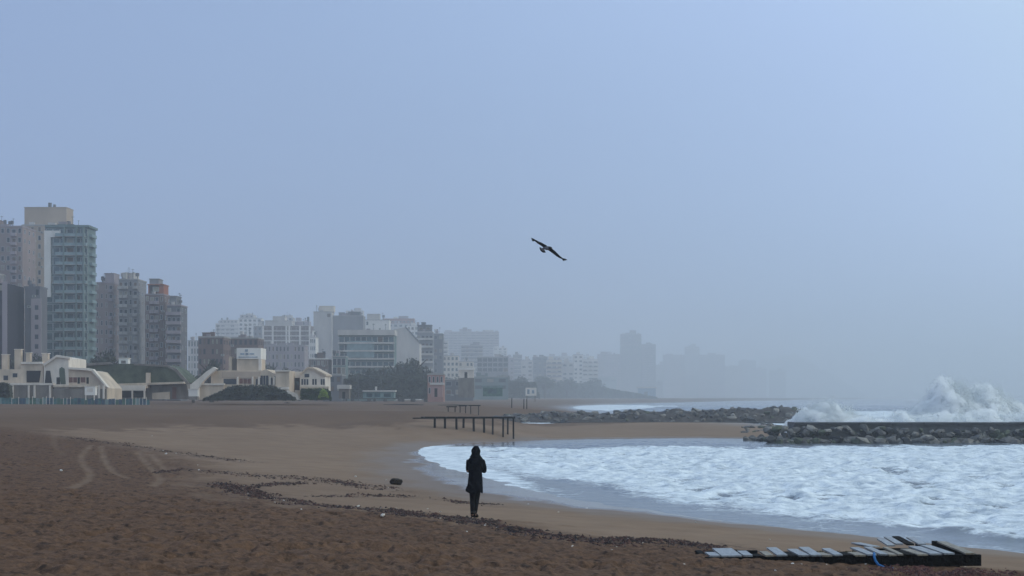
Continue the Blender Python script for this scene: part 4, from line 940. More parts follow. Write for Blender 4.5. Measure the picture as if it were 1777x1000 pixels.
def splash(label, env, Y, depth, seed, nd=26000, core_n=240):
    """env: outline of the burst as seen from the beach (px, top row) at distance Y"""
    r_ = np.random.default_rng(seed)
    ex = np.array([XX(p, Y) for p, q in env]); ez = np.array([ZZ(q, Y) for p, q in env])
    x0, x1 = ex[0], ex[-1]; cx = (x0+x1)/2
    r = thing('breaking_wave', label, 'wave', (cx, Y, 0))
    nx, nv = 420, 90
    uu, vv = np.meshgrid(np.linspace(0, 1, nx), np.linspace(0, 1, nv))
    X = x0+(x1-x0)*uu; top = np.maximum(np.interp(X, ex, ez)*.91-.1, .15)
    ang = vv*math.pi
    wd = depth*(.5+.5*np.clip(top/4, 0, 1))
    Yy = Y-np.cos(ang)*wd; Zz = np.sin(ang)**.85*top-.3
    bill = np.abs(fbm(X*.75+vv*2.2, Zz*.55+vv*3, 4, seed, .55)-.5)*2     # billows: creased lumps
    b2 = np.abs(fbm(X*2.2+5, Zz*1.8+vv*5, 4, seed+5, .6)-.5)*2
    amp_ = np.clip(top/3, .25, 1.2)
    rad = (.55-bill)*1.5*amp_+(.4-b2)*.55*amp_
    Yy = Yy-np.cos(ang)*rad; Zz = Zz+np.sin(ang)*rad*.55*np.clip(top/3, .3, 1); X = X+(fbm(X*.9+9, Zz*.9+vv*4, 4, seed+7)-.5)*1.2
    link('foam_body', grid_mesh('foam_body', X-cx, Yy-Y, Zz, SPR), r)
    # fine mist hanging round the burst
    Xo_ = x0-.6+(x1-x0+1.2)*uu; Yo = Y-np.cos(ang)*(wd*1.25+rad*.8+.25); Zo_ = np.sin(ang)**.8*(top*1.10*(.72+.56*fbm(Xo_*.9, Yo*.3, 3, seed+31))+.22)-.5+np.sin(ang)*rad*.5*np.clip(top/3, .3, 1); Xo = x0-.6+(x1-x0+1.2)*uu
    Zo_[0] = Zo_[-1] = -.6; Zo_[:, 0] = Zo_[:, -1] = -.6
    q_ = grid_mesh('spray_mist', Xo-cx, Yo-Y, Zo_, MIST)
    link('spray_mist', q_, r)
    # droplets thrown off the surface, thinning outward
    m_ = nd; w8 = np.clip(top, .3, 5)**1.2*np.clip(np.sin(ang), .15, 1); w8 = (w8/w8.sum()).ravel()
    idx = r_.choice(w8.size, m_, p=w8)
    off = r_.exponential(.38, m_)*np.clip(top.ravel()[idx]/2.5, .4, 1.4)*(.25+1.5*fbm(X.ravel()[idx]*1.3, Zz.ravel()[idx]*1.3, 3, seed+15))
    P = np.stack([X.ravel()[idx]-cx+r_.normal(size=m_)*.15, Yy.ravel()[idx]-Y-np.cos(ang.ravel()[idx])*off, Zz.ravel()[idx]+off*np.sin(ang.ravel()[idx])+r_.normal(size=m_)*.05], -1)
    s = r_.uniform(.012, .04, m_)*np.where(r_.random(m_) < .05, 1.8, 1)*np.exp(-off*.35)
    T = np.array([(1, 1, 1), (1, -1, -1), (-1, 1, -1), (-1, -1, 1)], float)
    V = (P[:, None, :]+T[None]*s[:, None, None]*r_.uniform(.6, 1.3, (m_, 4, 1))).reshape(-1, 3).astype(np.float32)
    base = (np.arange(m_)*4)[:, None, None]; Fi = (base+np.array([[0, 1, 2], [0, 3, 1], [0, 2, 3], [1, 3, 2]])[None]).reshape(-1, 3).astype(np.int32)
    me = bpy.data.meshes.new('droplets'); me.vertices.add(len(V)); me.vertices.foreach_set('co', V.ravel()); me.loops.add(Fi.size); me.loops.foreach_set('vertex_index', Fi.ravel())
    me.polygons.add(len(Fi)); me.polygons.foreach_set('loop_start', (np.arange(len(Fi))*3).astype(np.int32)); me.update(calc_edges=True); me.materials.append(SPR)
    tag(link('droplets', me, r), kind='stuff')
splash('smaller white breaker at the left end of the breakwater', [(1372, 733), (1380, 722), (1395, 711), (1415, 704), (1432, 701), (1448, 703), (1462, 709), (1480, 716), (1500, 722), (1512, 728)], 150, 3.0, 5, 14000)
splash('huge white plume of spray bursting over the breakwater at the right', [(1556, 724), (1575, 716), (1592, 710), (1606, 697), (1618, 688), (1630, 668), (1645, 664), (1664, 665), (1674, 676), (1684, 682), (1696, 673), (1710, 673), (1724, 680), (1738, 692), (1756, 700), (1780, 706), (1830, 712), (1900, 720)], 152, 3.6, 9, 42000)
splash('low white crest linking the two breakers behind the breakwater', [(1480, 728), (1500, 721), (1520, 719), (1540, 722), (1552, 714), (1566, 712), (1580, 719), (1600, 716), (1640, 712), (1700, 712), (1760, 712), (1860, 716)], 146, 2.2, 13, 8000)

# ------------------------------------------------------------------ pier skeleton
WOODD = mat('black_timber', (.010, .009, .009), rough=.8, var=.3, scale=3, bump=.5, bscale=12)
PY = 138.0
x0 = XX(716, PY); zt = ZZ(724.5, PY)
pr = thing('pier', 'dark skeletal timber pier on uneven legs at the back of the beach', 'pier', (XX(810, PY), PY, hz(XX(810, PY), PY))); O = Vector(pr.location)
b = MB()
xa, xb = XX(716, PY), XX(894, PY)
b.add([(xa-O.x, -.1, ZZ(727, PY)-O.z), (xb-O.x, -.1, ZZ(726.5, PY)-O.z), (xb-O.x, .1, ZZ(726.5, PY)-O.z), (xa-O.x, .1, ZZ(727, PY)-O.z), (xa-O.x, -.1, ZZ(725, PY)-O.z), (xb-O.x, -.1, ZZ(723, PY)-O.z), (xb-O.x, .1, ZZ(723, PY)-O.z), (xa-O.x, .1, ZZ(725, PY)-O.z)], BF)
b.build('front_beam', WOODD, pr)
b = MB(); b.box(xa-O.x+.6, xb-O.x, 2.2, 2.4, ZZ(726, PY)-O.z, ZZ(723.8, PY)-O.z); b.build('rear_beam', WOODD, pr)
pxs_ = [754, 772, 792, 803, 822, 840, 855, 873, 881, 891]
for i, px in enumerate(pxs_):
    x = XX(px, PY); g = gz(x, PY)-.15
    bot = min(g, ZZ([744, 745, 746, 747, 749, 751, 763, 765, 766, 767][i], PY))
    y = 0 if px not in (803, 881) else 2.3
    b = MB(); hw = .095 if i < 6 else .075
    b.box(-hw, hw, -.1, .1, min(bot, gz(x, PY+y)-.15)-O.z, ZZ(725.5, PY)-O.z); b.build('leg', WOODD, pr, (x-O.x, y+.21 if y == 0 else y-.3, 0), (0, R(rd.uniform(-1, 1)), 0))
for i in range(9):
    x = xa+.9+i*(xb-xa-1.2)/8
    b = MB(); b.box(-.06, .06, .12, 2.18, ZZ(726, PY)-O.z+.02, ZZ(726, PY)-O.z+.12); b.build('cross_bearer', WOODD, pr, (x-O.x, 0, 0))
# small frames behind the pier
for j, (pa, pb, yt, ybm, Y, lb) in enumerate([(776, 791, 705, 719, 190, 'left one of the three small dark frames behind the pier'), (797, 809, 703.5, 719, 195, 'middle one of the three small dark frames behind the pier'), (815, 832, 703, 719, 200, 'right one of the three small dark frames behind the pier')]):
    z0 = gz(XX(pa, Y), Y); r = thing('beach_frame', lb, 'timber frame', (XX((pa+pb)/2, Y), Y, z0), 'small timber frames behind the pier'); wd = (pb-pa)*Y/F/2; h = ZZ(yt, Y)-z0
    for sx in (-1, 1):
        for sy in (0, .9):
            b = MB(); b.box(sx*wd*.8-.04, sx*wd*.8+.04, sy-.04, sy+.04, -.1, h-.14); b.build('leg', WOODD, r)
    b = MB(); b.box(-wd*1.2, wd*1.2, -.1, 1.0, h-.14, h); b.build('top_board', WOODD, r)
for px, yt, yb_, lb in ((888, 691, 704, 'thin dark post standing on the far beach left of the sign board'), (909, 692, 704, 'left of two close thin posts under the white sign board'), (914, 692, 706, 'right of two close thin posts under the white sign board')):
    Y = 300; b = MB(); z0 = gz(XX(px, Y), Y); b.tube([(0, 0, -.2), (.03, 0, ZZ(yt, Y)-z0)], [.12, .09], 6)
    tag(b.build('post', WOODD, None, (XX(px, Y), Y, z0)), lb, 'post', 'thin posts on the far beach')
for px, py, wpx, lb in ((498, 700, 10, 'tiny dark log on the sand below the pavilion'), (637, 697, 20, 'thin dark plank lying on the far beach below the kiosk row'), (790, 704, 60, 'longest thin dark plank on the far beach behind the pier'), (700, 703, 70, 'low dark drift line timber left of the far plank')):
    x, y, z = ground(px, py); wd = wpx*y/F; b = MB(); b.tube([(-wd/2, 0, .02), (0, .3, .1), (wd/2, .1, .0)], [.12, .16, .1], 6)
    tag(b.build('driftwood', WOODD, None, (x, y, z)), lb, 'driftwood')

# ------------------------------------------------------------------ dark crate on the sand
x, y, z = ground(687, 841)
bm = bmesh.new(); bmesh.ops.create_cube(bm, size=2); bmesh.ops.subdivide_edges(bm, edges=bm.edges[:], cuts=7, use_grid_fill=True)
s = y/F
for v in bm.verts:
    p = v.co.copy(); q = p.normalized()*1.25; p = p.lerp(q, .75)
    k3 = 1+.22*(float(fbm(p.x*2+7, p.y*2+p.z*3, 4, 5))-.5)*2
    v.co = Vector((p.x*9*s*k3, p.y*7*s*k3, p.z*5.6*s*k3+5*s))
me = bpy.data.meshes.new('wood_block'); bm.to_mesh(me); bm.free(); me.materials.append(mat('soaked_wood', (.022, .015, .011), rough=.8, var=.35, scale=9, bump=.9, bscale=16))
tag(link('wood_block', me, None, (x, y, gz(x, y)-.02), (0, .06, .3)), 'dark soaked wooden block sitting on the open sand left of the person', 'driftwood')

# ------------------------------------------------------------------ fallen walkway section
SLAT = mat('wet_grey_slat', (.27, .28, .29), rough=.32, var=.22, scale=3, spec=.6, bump=.35, bscale=18, stretch=(6, 1, 6), col2=(.13, .13, .14))
SLAT2 = mat('tan_slat', (.30, .25, .19), rough=.5, var=.25, scale=3, bump=.4, bscale=18, stretch=(6, 1, 6))
BEAM = mat('tarred_beam', (.008, .007, .007), spec=.08, rough=.8, var=.3, scale=4, bump=.7, bscale=14)
Yw = 29.3; xL, xR = XX(1224, Yw), XX(1703, Yw)
zb = max(gz(xL, Yw), gz((xL+xR)/2, Yw), gz(xR, Yw))
WZ = ZZ(984, Yw)
wk = thing('fallen_walkway', 'fallen slatted timber walkway section half buried in the sand at the lower right', 'walkway', (xL, Yw, WZ)); O = Vector(wk.location); Lw = xR-xL
top = ZZ(967.5, Yw)-WZ
tilt = (ZZ(972, Yw)-ZZ(966, Yw))/Lw
def wz(x, y=0): return top-tilt*x*.75
def slab(name, x0, x1, y0, y1, th, m, dz=0, jit=0):
    b = MB(); z0 = wz(x0)+dz; z1 = wz(x1)+dz
    b.add([(x0, y0, z0-th), (x1, y0, z1-th), (x1, y1, z1-th+jit), (x0, y1, z0-th+jit), (x0, y0, z0), (x1, y0, z1), (x1, y1, z1+jit), (x0, y1, z0+jit)], BF)
    return b.build(name, m, wk)
slab('front_beam', 0, Lw, 0, .11, .21, BEAM); slab('inner_beam', .05, Lw-.1, 1.05, 1.15, .2, BEAM, -.22); slab('rear_beam', .70*Lw, Lw-.05, 2.35, 2.45, .2, BEAM, -.10); slab('rear_beam', .03, .25*Lw, 2.0, 2.1, .2, BEAM, -.08)
slab('end_beam', Lw-.13, Lw-.02, .115, 3.0, .2, BEAM, -.01); slab('end_beam', .0, .11, .115, 1.6, .2, BEAM, -.02)
slab('joist', Lw*.905, Lw*.925, .115, 2.9, .18, BEAM, -.04)
spec_ = [(1232, 1250, .8), (1252, 1287, 1.35), (1290, 1306, .8), (1328, 1342, .7), (1348, 1366, 1.2), (1386, 1404, 1.25), (1407, 1425, 1.25), (1447, 1462, 1.15), (1505, 1521, 1.5), (1527, 1540, 1.35), (1558, 1567, 1.2), (1614, 1634, 1.6), (1638, 1656, 1.7), (1674, 1690, 1.9)]
for i, (a, c_, ln) in enumerate(spec_):
    x0_ = XX(a, Yw)-xL; x1_ = XX(c_, Yw)-xL
    slab('slat', x0_, x1_, -.03, ln, .03, SLAT if i not in (3, 10, 13) else SLAT2, .034+rd.uniform(-.002, .01), rd.uniform(-.02, .04))
for a, c_, ln in ((1308, 1325, .6), (1368, 1384, .9), (1427, 1444, .8), (1464, 1480, .9), (1484, 1502, .7), (1543, 1556, .9), (1572, 1588, 1.1), (1592, 1610, 1.3)): slab('slat', XX(a, Yw)-xL, XX(c_, Yw)-xL, -.02, ln, .03, SLAT2 if a % 3 else BEAM, .022, rd.uniform(-.03, .0))
for a, y0_, ln in ((1640, 1.9, 1.0), (1618, 1.9, 1.2), (1600, 2.0, 1.0), (1578, 1.7, .9)):   # broken rear slats
    x0_ = XX(a, Yw)-xL; slab('slat', x0_, x0_+.15, y0_, y0_+ln, .03, SLAT if a != 1618 else BEAM, .036, .05)
x, y, z = ground(1502, 948)
b = MB(); b.box(-.13, .13, -.4, .4, 0, .025); tag(b.build('loose_board', SLAT, None, (x, y, gz(x, y)+.02), (.03, .02, .4)), 'loose pale board lying on the sand just behind the walkway', 'board')
# blue rope
BL = mat('blue_rope', (.02, .16, .42), rough=.5, var=.15, scale=30, bump=.5, bscale=90)
rp = [at(1517, 960, Yw-.0), at(1517, 966, Yw-.10), at(1519, 973, Yw-.16), at(1524, 980, Yw-.25), at(1532, 984, Yw-.4), at(1540, 987, Yw-.55), at(1549, 989, Yw-.65)]
rp = [Vector((p.x, p.y, max(p.z, gz(p.x, p.y)+.02) if i > 2 else p.z)) for i, p in enumerate(rp)]
b = MB(); b.tube([p-rp[0] for p in smooth_pts(rp)] if 'smooth_pts' in globals() else [p-rp[0] for p in rp], .024, 8)
tag(b.build('rope', BL, None, tuple(rp[0]), sm=True), 'bright blue rope hanging over the front beam of the fallen walkway', 'rope')

# ------------------------------------------------------------------ seaweed, wrack and shells
WR2 = mat('red_brown_seaweed', (.075, .030, .022), rough=.6, var=.4, scale=8)
WR = [mat('brown_seaweed', (.035, .018, .015), rough=.6, var=.4, scale=8), mat('red_seaweed', (.11, .035, .028), rough=.6, var=.4, scale=8), WR2]
def wrack(name, label, pts3, m, smin=.012, smax=.05):
    V = []; Fc = []
    for x, y, z in pts3:
        s = random.uniform(smin, smax); a = random.uniform(0, 6.3); l = s*random.uniform(1, 2.6); k = len(V); w_ = s*.6
        ca, sa = math.cos(a), math.sin(a); h = s*random.uniform(.4, 1.4)
        for (p, q, t) in ((-l, 0, 0), (0, -w_, random.random()*h*.3), (l, 0, 0), (0, w_, 0), (0, 0, h)): V.append((x+p*ca-q*sa, y+p*sa+q*ca, z+t-.005))
        Fc += [(k, k+1, k+4), (k+1, k+2, k+4), (k+2, k+3, k+4), (k+3, k, k+4)]
    o = link(name, me_from(name, V, Fc, [m])); tag(o, kind='stuff'); o['label'] = label; return o
pts3 = []
den = [500, 900, 1700, 1100, 1500, 1700, 400, 500]; den = [int(q_*1.3) for q_ in den]; spr = [.5, .6, .45, .4, .38, .35, .4, .5]
for l, n, s in zip(WL, den, spr):
    seg = [math.dist(a, c_) for a, c_ in zip(l[:-1], l[1:])]; tot = sum(seg)
    clumps = [(random.random()*tot, random.gauss(0, s*1.8)) for _ in range(max(7, n//36))]
    for _ in range(n):
        cc, off = random.choice(clumps); d = min(max(cc+random.gauss(0, s*(.5 if _ % 3 else 2.0)), 0), tot-.001); i = 0
        while d > seg[i]: d -= seg[i]; i += 1
        f = d/seg[i]; off += random.gauss(0, s*.9); x = l[i][0]+(l[i+1][0]-l[i][0])*f+random.gauss(0, .18)+0; y = l[i][1]+(l[i+1][1]-l[i][1])*f+off+random.gauss(0, .2)
        pts3.append((x, y, gz(x, y)))
pts3_all = list(pts3)
wrack('seaweed_wrack', 'scattered dark seaweed and drift along the old tide lines', pts3[::2], WR[0], .012, .05)
wrack('red_brown_wrack', 'reddish brown weed fragments mixed along the old tide lines', pts3[1::2], WR[2], .012, .055)
pts3 = []
for _ in range(2600):
    px = random.gauss(1640, 55); py = 992+abs(random.gauss(0, 9)); x, y = (px-888.5)*1.0, 0
    Y = (CZ-(WZ+.02))*F/(py-HZ); X = XX(px, Y)
    g_ = gz(X, Y); pts3.append((X, min(Y, Yw-.05), g_+random.random()**3*.10))
wrack('red_seaweed_heap', 'reddish seaweed heaped against the front of the fallen walkway', pts3, WR[1], .01, .035)
pts3 = [(wk.location.x+random.uniform(.4, .85)*Lw, Yw+random.uniform(1.0, 3.3), 0) for _ in range(700)]
pts3 = [(a, c_, gz(a, c_)+.0+random.random()**3*.05) for a, c_, _ in pts3]
wrack('walkway_debris', 'olive and brown weed tangled between the walkway slats', pts3, mat('olive_weed', (.07, .055, .025), var=.4, scale=8), .012, .05)
pl_ = [p for p in random.sample(pts3_all, 210)]
SH = [mat('white_shell', (.75, .73, .70), rough=.5), mat('cream_shell', (.55, .48, .42), rough=.5)]
wrack('litter_specks', 'tiny pale shell and litter specks along the tide lines', pl_, SH[1], .012, .032)
shm = [rock_mesh(300+i, SH[i % 2]) for i in range(6)]
sh = [(288, 788, 5), (306, 788, 4), (106, 818, 7), (264, 757, 3), (283, 783, 3), (436, 861, 4), (430, 869, 3), (445, 851, 4), (617, 827, 5), (670, 834, 5), (621, 880, 9), (664, 899, 12), (587, 879, 4), (687, 884, 4), (842, 919, 6), (862, 921, 5), (959, 931, 4), (993, 952, 6),
      (1018, 883, 5), (969, 889, 4), (917, 875, 4), (1090, 938, 7), (1017, 985, 6), (1187, 989, 6), (1375, 985, 7), (1391, 987, 4), (1346, 994, 5), (1434, 988, 5), (1207, 908, 4), (1336, 938, 4), (1502, 986, 5), (380, 862, 4), (345, 816, 4), (343, 808, 3), (1028, 945, 4), (1062, 955, 4), (900, 930, 4), (1250, 905, 3), (523, 890, 4), (742, 884, 4), (764, 889, 4), (477, 873, 4), (1570, 990, 5), (1675, 986, 4), (810, 925, 4)]
for i, (px, py, wpx) in enumerate(sh):
    x, y, z = ground(px, py); s = wpx*y/F*.5*1.1
    tag(link('shell', shm[i % 6], None, (x, y, gz(x, y)+s*.25), (random.uniform(-.3, .3), random.uniform(-.3, .3), i), (s, s*.9, s*.7)), 'small white shell or litter fragment lying on the brown sand', 'shell', 'white fragments scattered over the sand')

# ------------------------------------------------------------------ the person
def skin_obj(name, verts, edges, radii, root, m, parent, sub=2):
    me = bpy.data.meshes.new(name); me.from_pydata(verts, edges, []); me.update()
    o = bpy.data.objects.new(name, me); COL.objects.link(o)
    o.modifiers.new('s', 'SKIN'); 
    if not me.skin_vertices: pass
    for i, r_ in enumerate(radii):
        sv = me.skin_vertices[0].data[i]; sv.radius = (r_, r_) if not hasattr(r_, '__len__') else r_; sv.use_root = (i == root)
    sb = o.modifiers.new('u', 'SUBSURF'); sb.levels = sub; sb.render_levels = sub
    dg = bpy.context.evaluated_depsgraph_get(); me2 = bpy.data.meshes.new_from_object(o.evaluated_get(dg)); me2.name = name
    bpy.data.objects.remove(o); bpy.data.meshes.remove(me)
    me2.materials.clear(); me2.materials.append(m)
    me2.polygons.foreach_set('use_smooth', [True]*len(me2.polygons))
    return link(name, me2, parent)
SKIN = mat('skin', (.36, .20, .14), rough=.6, var=.05)
COAT = mat('black_coat', (.006, .007, .011), rough=.85, var=.2, scale=6, bump=.5, bscale=14, spec=.05)
TROU = mat('black_trousers', (.009, .009, .011), rough=.9, var=.2, scale=8, bump=.4, bscale=20, spec=.1)
SHOE = mat('dark_brown_boots', (.012, .007, .006), rough=.6, var=.2, scale=10)
px_, py_, pz_ = ground(824, 897)
zf = gz(px_, py_)
k = (897-773)*py_/F      # real height so that head and feet land where they do
sc_ = k/1.70
pe = thing('person', 'person in a long black hooded coat standing on the sand looking at the sea', 'person', (px_, py_, zf-.015)); pe.scale = (sc_,)*3
# body: x right, y away from the viewer, turned a little to the right
B = [(0.0, 0, .90), (.0, 0, 1.08), (.01, .0, 1.28), (.02, .01, 1.42), (.028, .02, 1.50), (.035, .03, 1.60),
     (-.075, 0, .86), (-.06, .03, .48), (-.06, 0, .09), (-.03, .10, .04),
     (.075, .01, .86), (.055, .10, .48), (.0, .04, .09), (.075, .09, .04),
     (-.13, .0, 1.36), (-.178, .05, 1.10), (-.06, .22, 1.16), (-.03, .25, 1.18),
     (.15, .03, 1.35), (.215, .10, 1.10), (.09, .24, 1.17), (.06, .26, 1.19)]
E = [(0, 1), (1, 2), (2, 3), (3, 4), (4, 5), (0, 6), (6, 7), (7, 8), (8, 9), (0, 10), (10, 11), (11, 12), (12, 13), (3, 14), (14, 15), (15, 16), (16, 17), (3, 18), (18, 19), (19, 20), (20, 21)]
Rr = [(.10, .08), (.10, .08), (.11, .08), (.07, .06), .05, .07, .065, .045, .03, .022, .065, .045, .03, .022, .042, .036, .026, .026, .042, .036, .026, .026]
skin_obj('body', B, E, Rr, 0, SKIN, pe)
# head with face details (turned to the right and away)
fd = Vector((.45, .89, 0)).normalized(); sd_ = Vector((fd.y, -fd.x, 0))
hc = Vector((.035, .03, 1.60))
bm = bmesh.new(); bmesh.ops.create_uvsphere(bm, u_segments=24, v_segments=18, radius=1)
for v in bm.verts:
    p = v.co.copy(); f = p.y; s_ = p.x
    q = fd*(f*.098)+sd_*(s_*.074)+Vector((0, 0, p.z*.112))
    if f > .5:
        nose = math.exp(-(s_/.16)**2-((p.z+.12)/.2)**2)*.026; eyes = -.010*(math.exp(-((abs(s_)-.36)/.15)**2-((p.z-.08)/.12)**2)); mouth = -.005*math.exp(-(s_/.25)**2-((p.z+.48)/.06)**2)
        q += fd*(nose+eyes+mouth)
    if p.z < -.3: q *= 1-.12*(-p.z-.3)
    v.co = hc+q
me = bpy.data.meshes.new('face'); bm.to_mesh(me); bm.free(); me.materials.append(SKIN); me.polygons.foreach_set('use_smooth', [True]*len(me.polygons)); link('face', me, pe)
for sgn, nm in ((1, 'ear'), (-1, 'ear')):
    bm = bmesh.new(); bmesh.ops.create_icosphere(bm, subdivisions=2, radius=1)
    for v in bm.verts: v.co = hc+sd_*(sgn*.076+v.co.x*.008)+fd*(v.co.y*.018)+Vector((0, 0, v.co.z*.03))
    me = bpy.data.meshes.new(nm); bm.to_mesh(me); bm.free(); me.materials.append(SKIN); link(nm, me, pe)
# hands: palm and five fingers, clasped in front of the chest
def hand(cx, cy, cz, s):
    V = [(cx, cy, cz)]; Ee = []; Rd = [(.030, .020)]
    def chain(pts, rad):
        pr_ = 0
        for p in pts: V.append((cx+p[0]*s, cy+p[1], cz+p[2])); Ee.append((pr_, len(V)-1)); Rd.append(rad); pr_ = len(V)-1
    for kf, (ln, dz) in enumerate(((.90, .034), (1.0, .012), (.95, -.011), (.76, -.033))):
        chain([(.035, .012, dz*.8), (.062*ln, .030, dz), (.070*ln, .052, dz-.004), (.055*ln, .066, dz-.008)], .0085)
    chain([(.005, .02, .035), (.028, .035, .052), (.048, .040, .056)], .0095)
    skin_obj('hand', V, Ee, Rd, 0, SKIN, pe, 1)
hand(-.03, .255, 1.18, 1); hand(.065, .262, 1.19, -1)
# coat by rings: z, centre x, centre y, half width, half depth
rings = [(.60, .005, .015, .170, .150), (.64, .005, .015, .178, .155), (.80, .008, .01, .175, .145), (.98, .012, .005, .163, .130), (1.08, .012, .0, .158, .122), (1.18, .015, .0, .175, .130), (1.30, .018, .005, .195, .135), (1.38, .020, .01, .185, .125), (1.43, .024, .015, .150, .110), (1.475, .028, .02, .105, .095)]
nS = 44; V = []; Fc = []
nz = 44; zs = np.linspace(rings[0][0], rings[-1][0], nz); RR = np.array(rings)
for i, z in enumerate(zs):
    cx, cy, rx, ry = [np.interp(z, RR[:, 0], RR[:, j]) for j in (1, 2, 3, 4)]
    low = sstep(1.05, .6, z)
    for j in range(nS):
        a = 2*math.pi*j/nS
        fold = 1+.055*low*math.sin(a*7+z*3)+.025*math.sin(a*4+z*9)+.015*math.sin(a*11-z*17)
        fl = math.exp(-((a-math.pi*1.04)/.38)**2)*sstep(.82, .62, z)*.055     # corner of the hem blown to the left
        V.append((cx+math.cos(a)*(rx*fold+fl), cy+math.sin(a)*ry*fold, z-(.02*low*math.sin(a*3+1))+(.0 if fl < .02 else fl*.2)))
for i in range(nz-1):
    for j in range(nS): Fc.append((i*nS+j, i*nS+(j+1) % nS, (i+1)*nS+(j+1) % nS, (i+1)*nS+j))
Fc.append(tuple(range(nS-1, -1, -1))); Fc.append(tuple(range((nz-1)*nS, nz*nS)))
link('coat', me_from('coat', V, Fc, [COAT], None, True), pe)
for s_, V in ((-1, [(-.14, .0, 1.39), (-.158, .03, 1.27), (-.160, .07, 1.10), (-.13, .15, 1.13), (-.06, .225, 1.165)]), (1, [(.16, .01, 1.39), (.215, .05, 1.26), (.232, .08, 1.095), (.17, .17, 1.13), (.10, .235, 1.17)])):
    skin_obj('sleeve', V, [(0, 1), (1, 2), (2, 3), (3, 4)], [.068, .066, .058, .052, .045], 1, COAT, pe)
# trousers and boots
skin_obj('trousers', [(0, 0, .86), (-.07, 0, .80), (-.058, .03, .47), (-.056, .0, .075), (.07, .01, .80), (.045, .10, .47), (-.005, .05, .075)], [(0, 1), (1, 2), (2, 3), (0, 4), (4, 5), (5, 6)], [.12, .092, .068, .052, .095, .072, .054], 0, TROU, pe)
for V in ([(-.056, -.03, .05), (-.056, .0, .17), (-.03, .05, .045), (-.005, .10, .035)], [(-.01, .02, .05), (-.005, .05, .17), (.035, .07, .045), (.085, .10, .035)]):
    skin_obj('boot', V, [(0, 1), (0, 2), (2, 3)], [.05, .054, .046, .036], 0, SHOE, pe)
# hood with peak, and scarf-like collar
bm = bmesh.new(); bmesh.ops.create_uvsphere(bm, u_segments=32, v_segments=24, radius=1)
for v in bm.verts:
    p = v.co; f, s_ = p.y, p.x
    zz = p.z*.132 if p.z > 0 else p.z*.155
    rad = 1+.035*math.sin(6*math.atan2(s_, f)+8*p.z)
    q = fd*(f*(.118 if f < 0 else .100)*rad-.012)+sd_*(s_*.108*rad)+Vector((0, 0, zz))
    if p.z > .6: q += Vector((.012, 0, .012))*(p.z-.6)*2
    if f > .55 and p.z < .55: q -= fd*(f-.55)*.10        # opening for the face
    v.co = hc+q+Vector((-.004, -.008, -.022))
me = bpy.data.meshes.new('hood'); bm.to_mesh(me); bm.free(); me.materials.append(COAT); me.polygons.foreach_set('use_smooth', [True]*len(me.polygons)); link('hood', me, pe)
bm = bmesh.new(); bmesh.ops.create_uvsphere(bm, u_segments=24, v_segments=16, radius=1)
for v in bm.verts:
    p = v.co; v.co = Vector((.012+p.x*.125*(1+.1*math.sin(p.z*9+p.x*5)), .01+p.y*.11, 1.455+p.z*.085))
me = bpy.data.meshes.new('collar'); bm.to_mesh(me); bm.free(); me.materials.append(COAT); me.polygons.foreach_set('use_smooth', [True]*len(me.polygons)); link('collar', me, pe)

# ------------------------------------------------------------------ the gull
YG = 46.0; GS = YG/F
gc = at(950, 430, YG)
gu = thing('seagull', 'dark seagull gliding with long bent wings and fanned tail above the beach', 'bird', tuple(gc))
FD = mat('dark_feathers', (.018, .018, .022), rough=.8, var=.3, scale=10); FW = mat('grey_white_feathers', (.22, .21, .22), rough=.8, var=.2, scale=10); BK = mat('beak', (.22, .13, .03))
def wing(pts, chords, ths, name='wing'):
    """pts: px offsets (right, up, depth m); a feathered aerofoil strip"""
    V = []; Fc = []; n = len(pts)
    for (a, c_, d), ch, th in zip(pts, chords, ths):
        P = Vector((a*GS, d, c_*GS)); cd = Vector((-.35, .82, -.42)).normalized()*ch; up = Vector((.35, .2, .9)).normalized()*th
        for f, g_ in ((-.32, .0), (-.15, 1), (.25, .7), (.68, .05), (.25, -.35), (-.15, -.6)): V.append(P+cd*f+up*g_)
    for i in range(n-1):
        for j in range(6): Fc.append((i*6+j, i*6+(j+1) % 6, (i+1)*6+(j+1) % 6, (i+1)*6+j))
    Fc += [tuple(range(5, -1, -1)), tuple(range((n-1)*6, n*6))]
    o = link(name, me_from(name, V, Fc, [FD], None, True), gu)
    # primary feathers at the tip
    b = MB(); P = Vector((pts[-1][0]*GS, pts[-1][2], pts[-1][1]*GS)); Q = Vector((pts[-2][0]*GS, pts[-2][2], pts[-2][1]*GS)); dr = (P-Q).normalized()
    for k2 in range(5):
        t_ = k2/4; st = Q.lerp(P, .35+.5*(1-t_))+Vector((-.35, .82, -.42)).normalized()*(.05*t_); en = st+dr*(.07+.03*(1-t_))+Vector((-.35, .82, -.42)).normalized()*(.03+.05*t_)
        b.tube([st, st.lerp(en, .5), en], [.012, .012, .003], 5)
    b.build('primary_feathers', FD, o)
wing([(-2, 1.5, 0), (-6, 4, .03), (-11, 7.5, .06), (-15, 9.6, .09), (-20, 13, .12), (-24, 16, .15)], [.15, .14, .13, .11, .08, .03], [.030, .026, .022, .016, .010, .004])
wing([(3, -1, 0), (7, -4, -.03), (12, -8, -.06), (17, -12.5, -.08), (21, -16, -.09), (25.5, -19, -.10), (30, -20, -.1)], [.15, .15, .15, .13, .10, .06, .02], [.030, .028, .026, .020, .014, .008, .003])
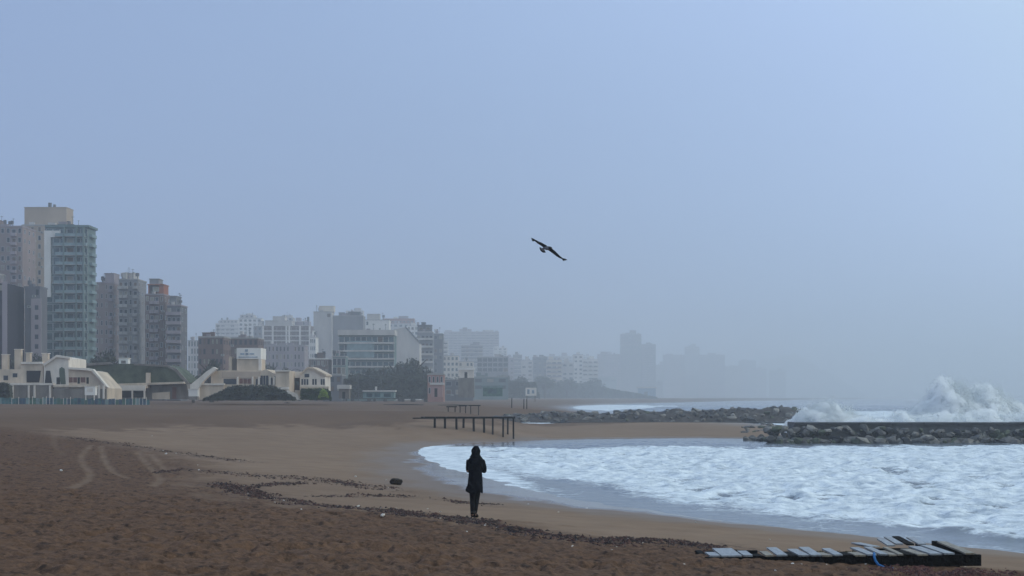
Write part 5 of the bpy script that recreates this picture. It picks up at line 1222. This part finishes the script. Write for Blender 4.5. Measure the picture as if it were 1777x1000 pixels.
def ell(name, c_, ax, r1, r2, m, par, taper=0):
    bm = bmesh.new(); bmesh.ops.create_uvsphere(bm, u_segments=16, v_segments=12, radius=1); ax = Vector(ax).normalized(); u_ = ax.cross(Vector((0, 0, 1))).normalized(); v_ = u_.cross(ax)
    for v in bm.verts:
        p = v.co.copy(); s2 = 1-taper*(-p.z if p.z < 0 else 0); v.co = Vector(c_)+ax*(p.z*r1)+u_*(p.x*r2*s2)+v_*(p.y*r2*s2)
    me = bpy.data.meshes.new(name); bm.to_mesh(me); bm.free(); me.materials.append(m); me.polygons.foreach_set('use_smooth', [True]*len(me.polygons)); return link(name, me, par)
ax = (.62, -.72, .10)
ell('body', (-.8*GS, .02, -.6*GS), (.72, -.62, -.05), .17, .062, FW, gu, .45)
hd = ell('head', (4.6*GS, -.12, -1.2*GS), (.8, -.55, -.1), .058, .042, FD, gu)
b = MB(); b.tube([(6.8*GS, -.15, -1.6*GS), (8.6*GS, -.19, -2.3*GS)], [.012, .003], 6); b.build('beak', BK, hd)
V = []; Fc = []; c0 = Vector((-6*GS, .08, -1.5*GS))
arcp = [(-13.6, 2.2), (-13.4, -.8), (-11.8, -4.2), (-9.2, -6.6), (-6.2, -7.8), (-2.6, -7.2)]
for i, (a, c_) in enumerate(arcp):
    P = Vector((a*GS, .20, c_*GS)); inn = P.lerp(c0, .30); V += [P+Vector((0, -.008, 0)), inn+Vector((0, -.008, 0)), inn+Vector((0, .008, 0)), P+Vector((0, .008, 0))]
for i in range(5):
    for j in range(4): Fc.append((i*4+j, i*4+(j+1) % 4, (i+1)*4+(j+1) % 4, (i+1)*4+j))
Fc += [(3, 2, 1, 0), (20, 21, 22, 23)]
link('tail_band', me_from('tail_band', V, Fc, [FD]), gu)
V = [c0+Vector((0, -.01, 0)), c0+Vector((0, .012, 0))]; Fc = []
for i, (a, c_) in enumerate(arcp): P = Vector((a*GS, .20, c_*GS)).lerp(c0, .31); V += [P+Vector((0, -.008, 0)), P+Vector((0, .008, 0))]
for i in range(5): Fc += [(0, 2+2*i, 4+2*i), (1, 5+2*i, 3+2*i)]
link('tail_fan', me_from('tail_fan', V, Fc, [FW]), gu)
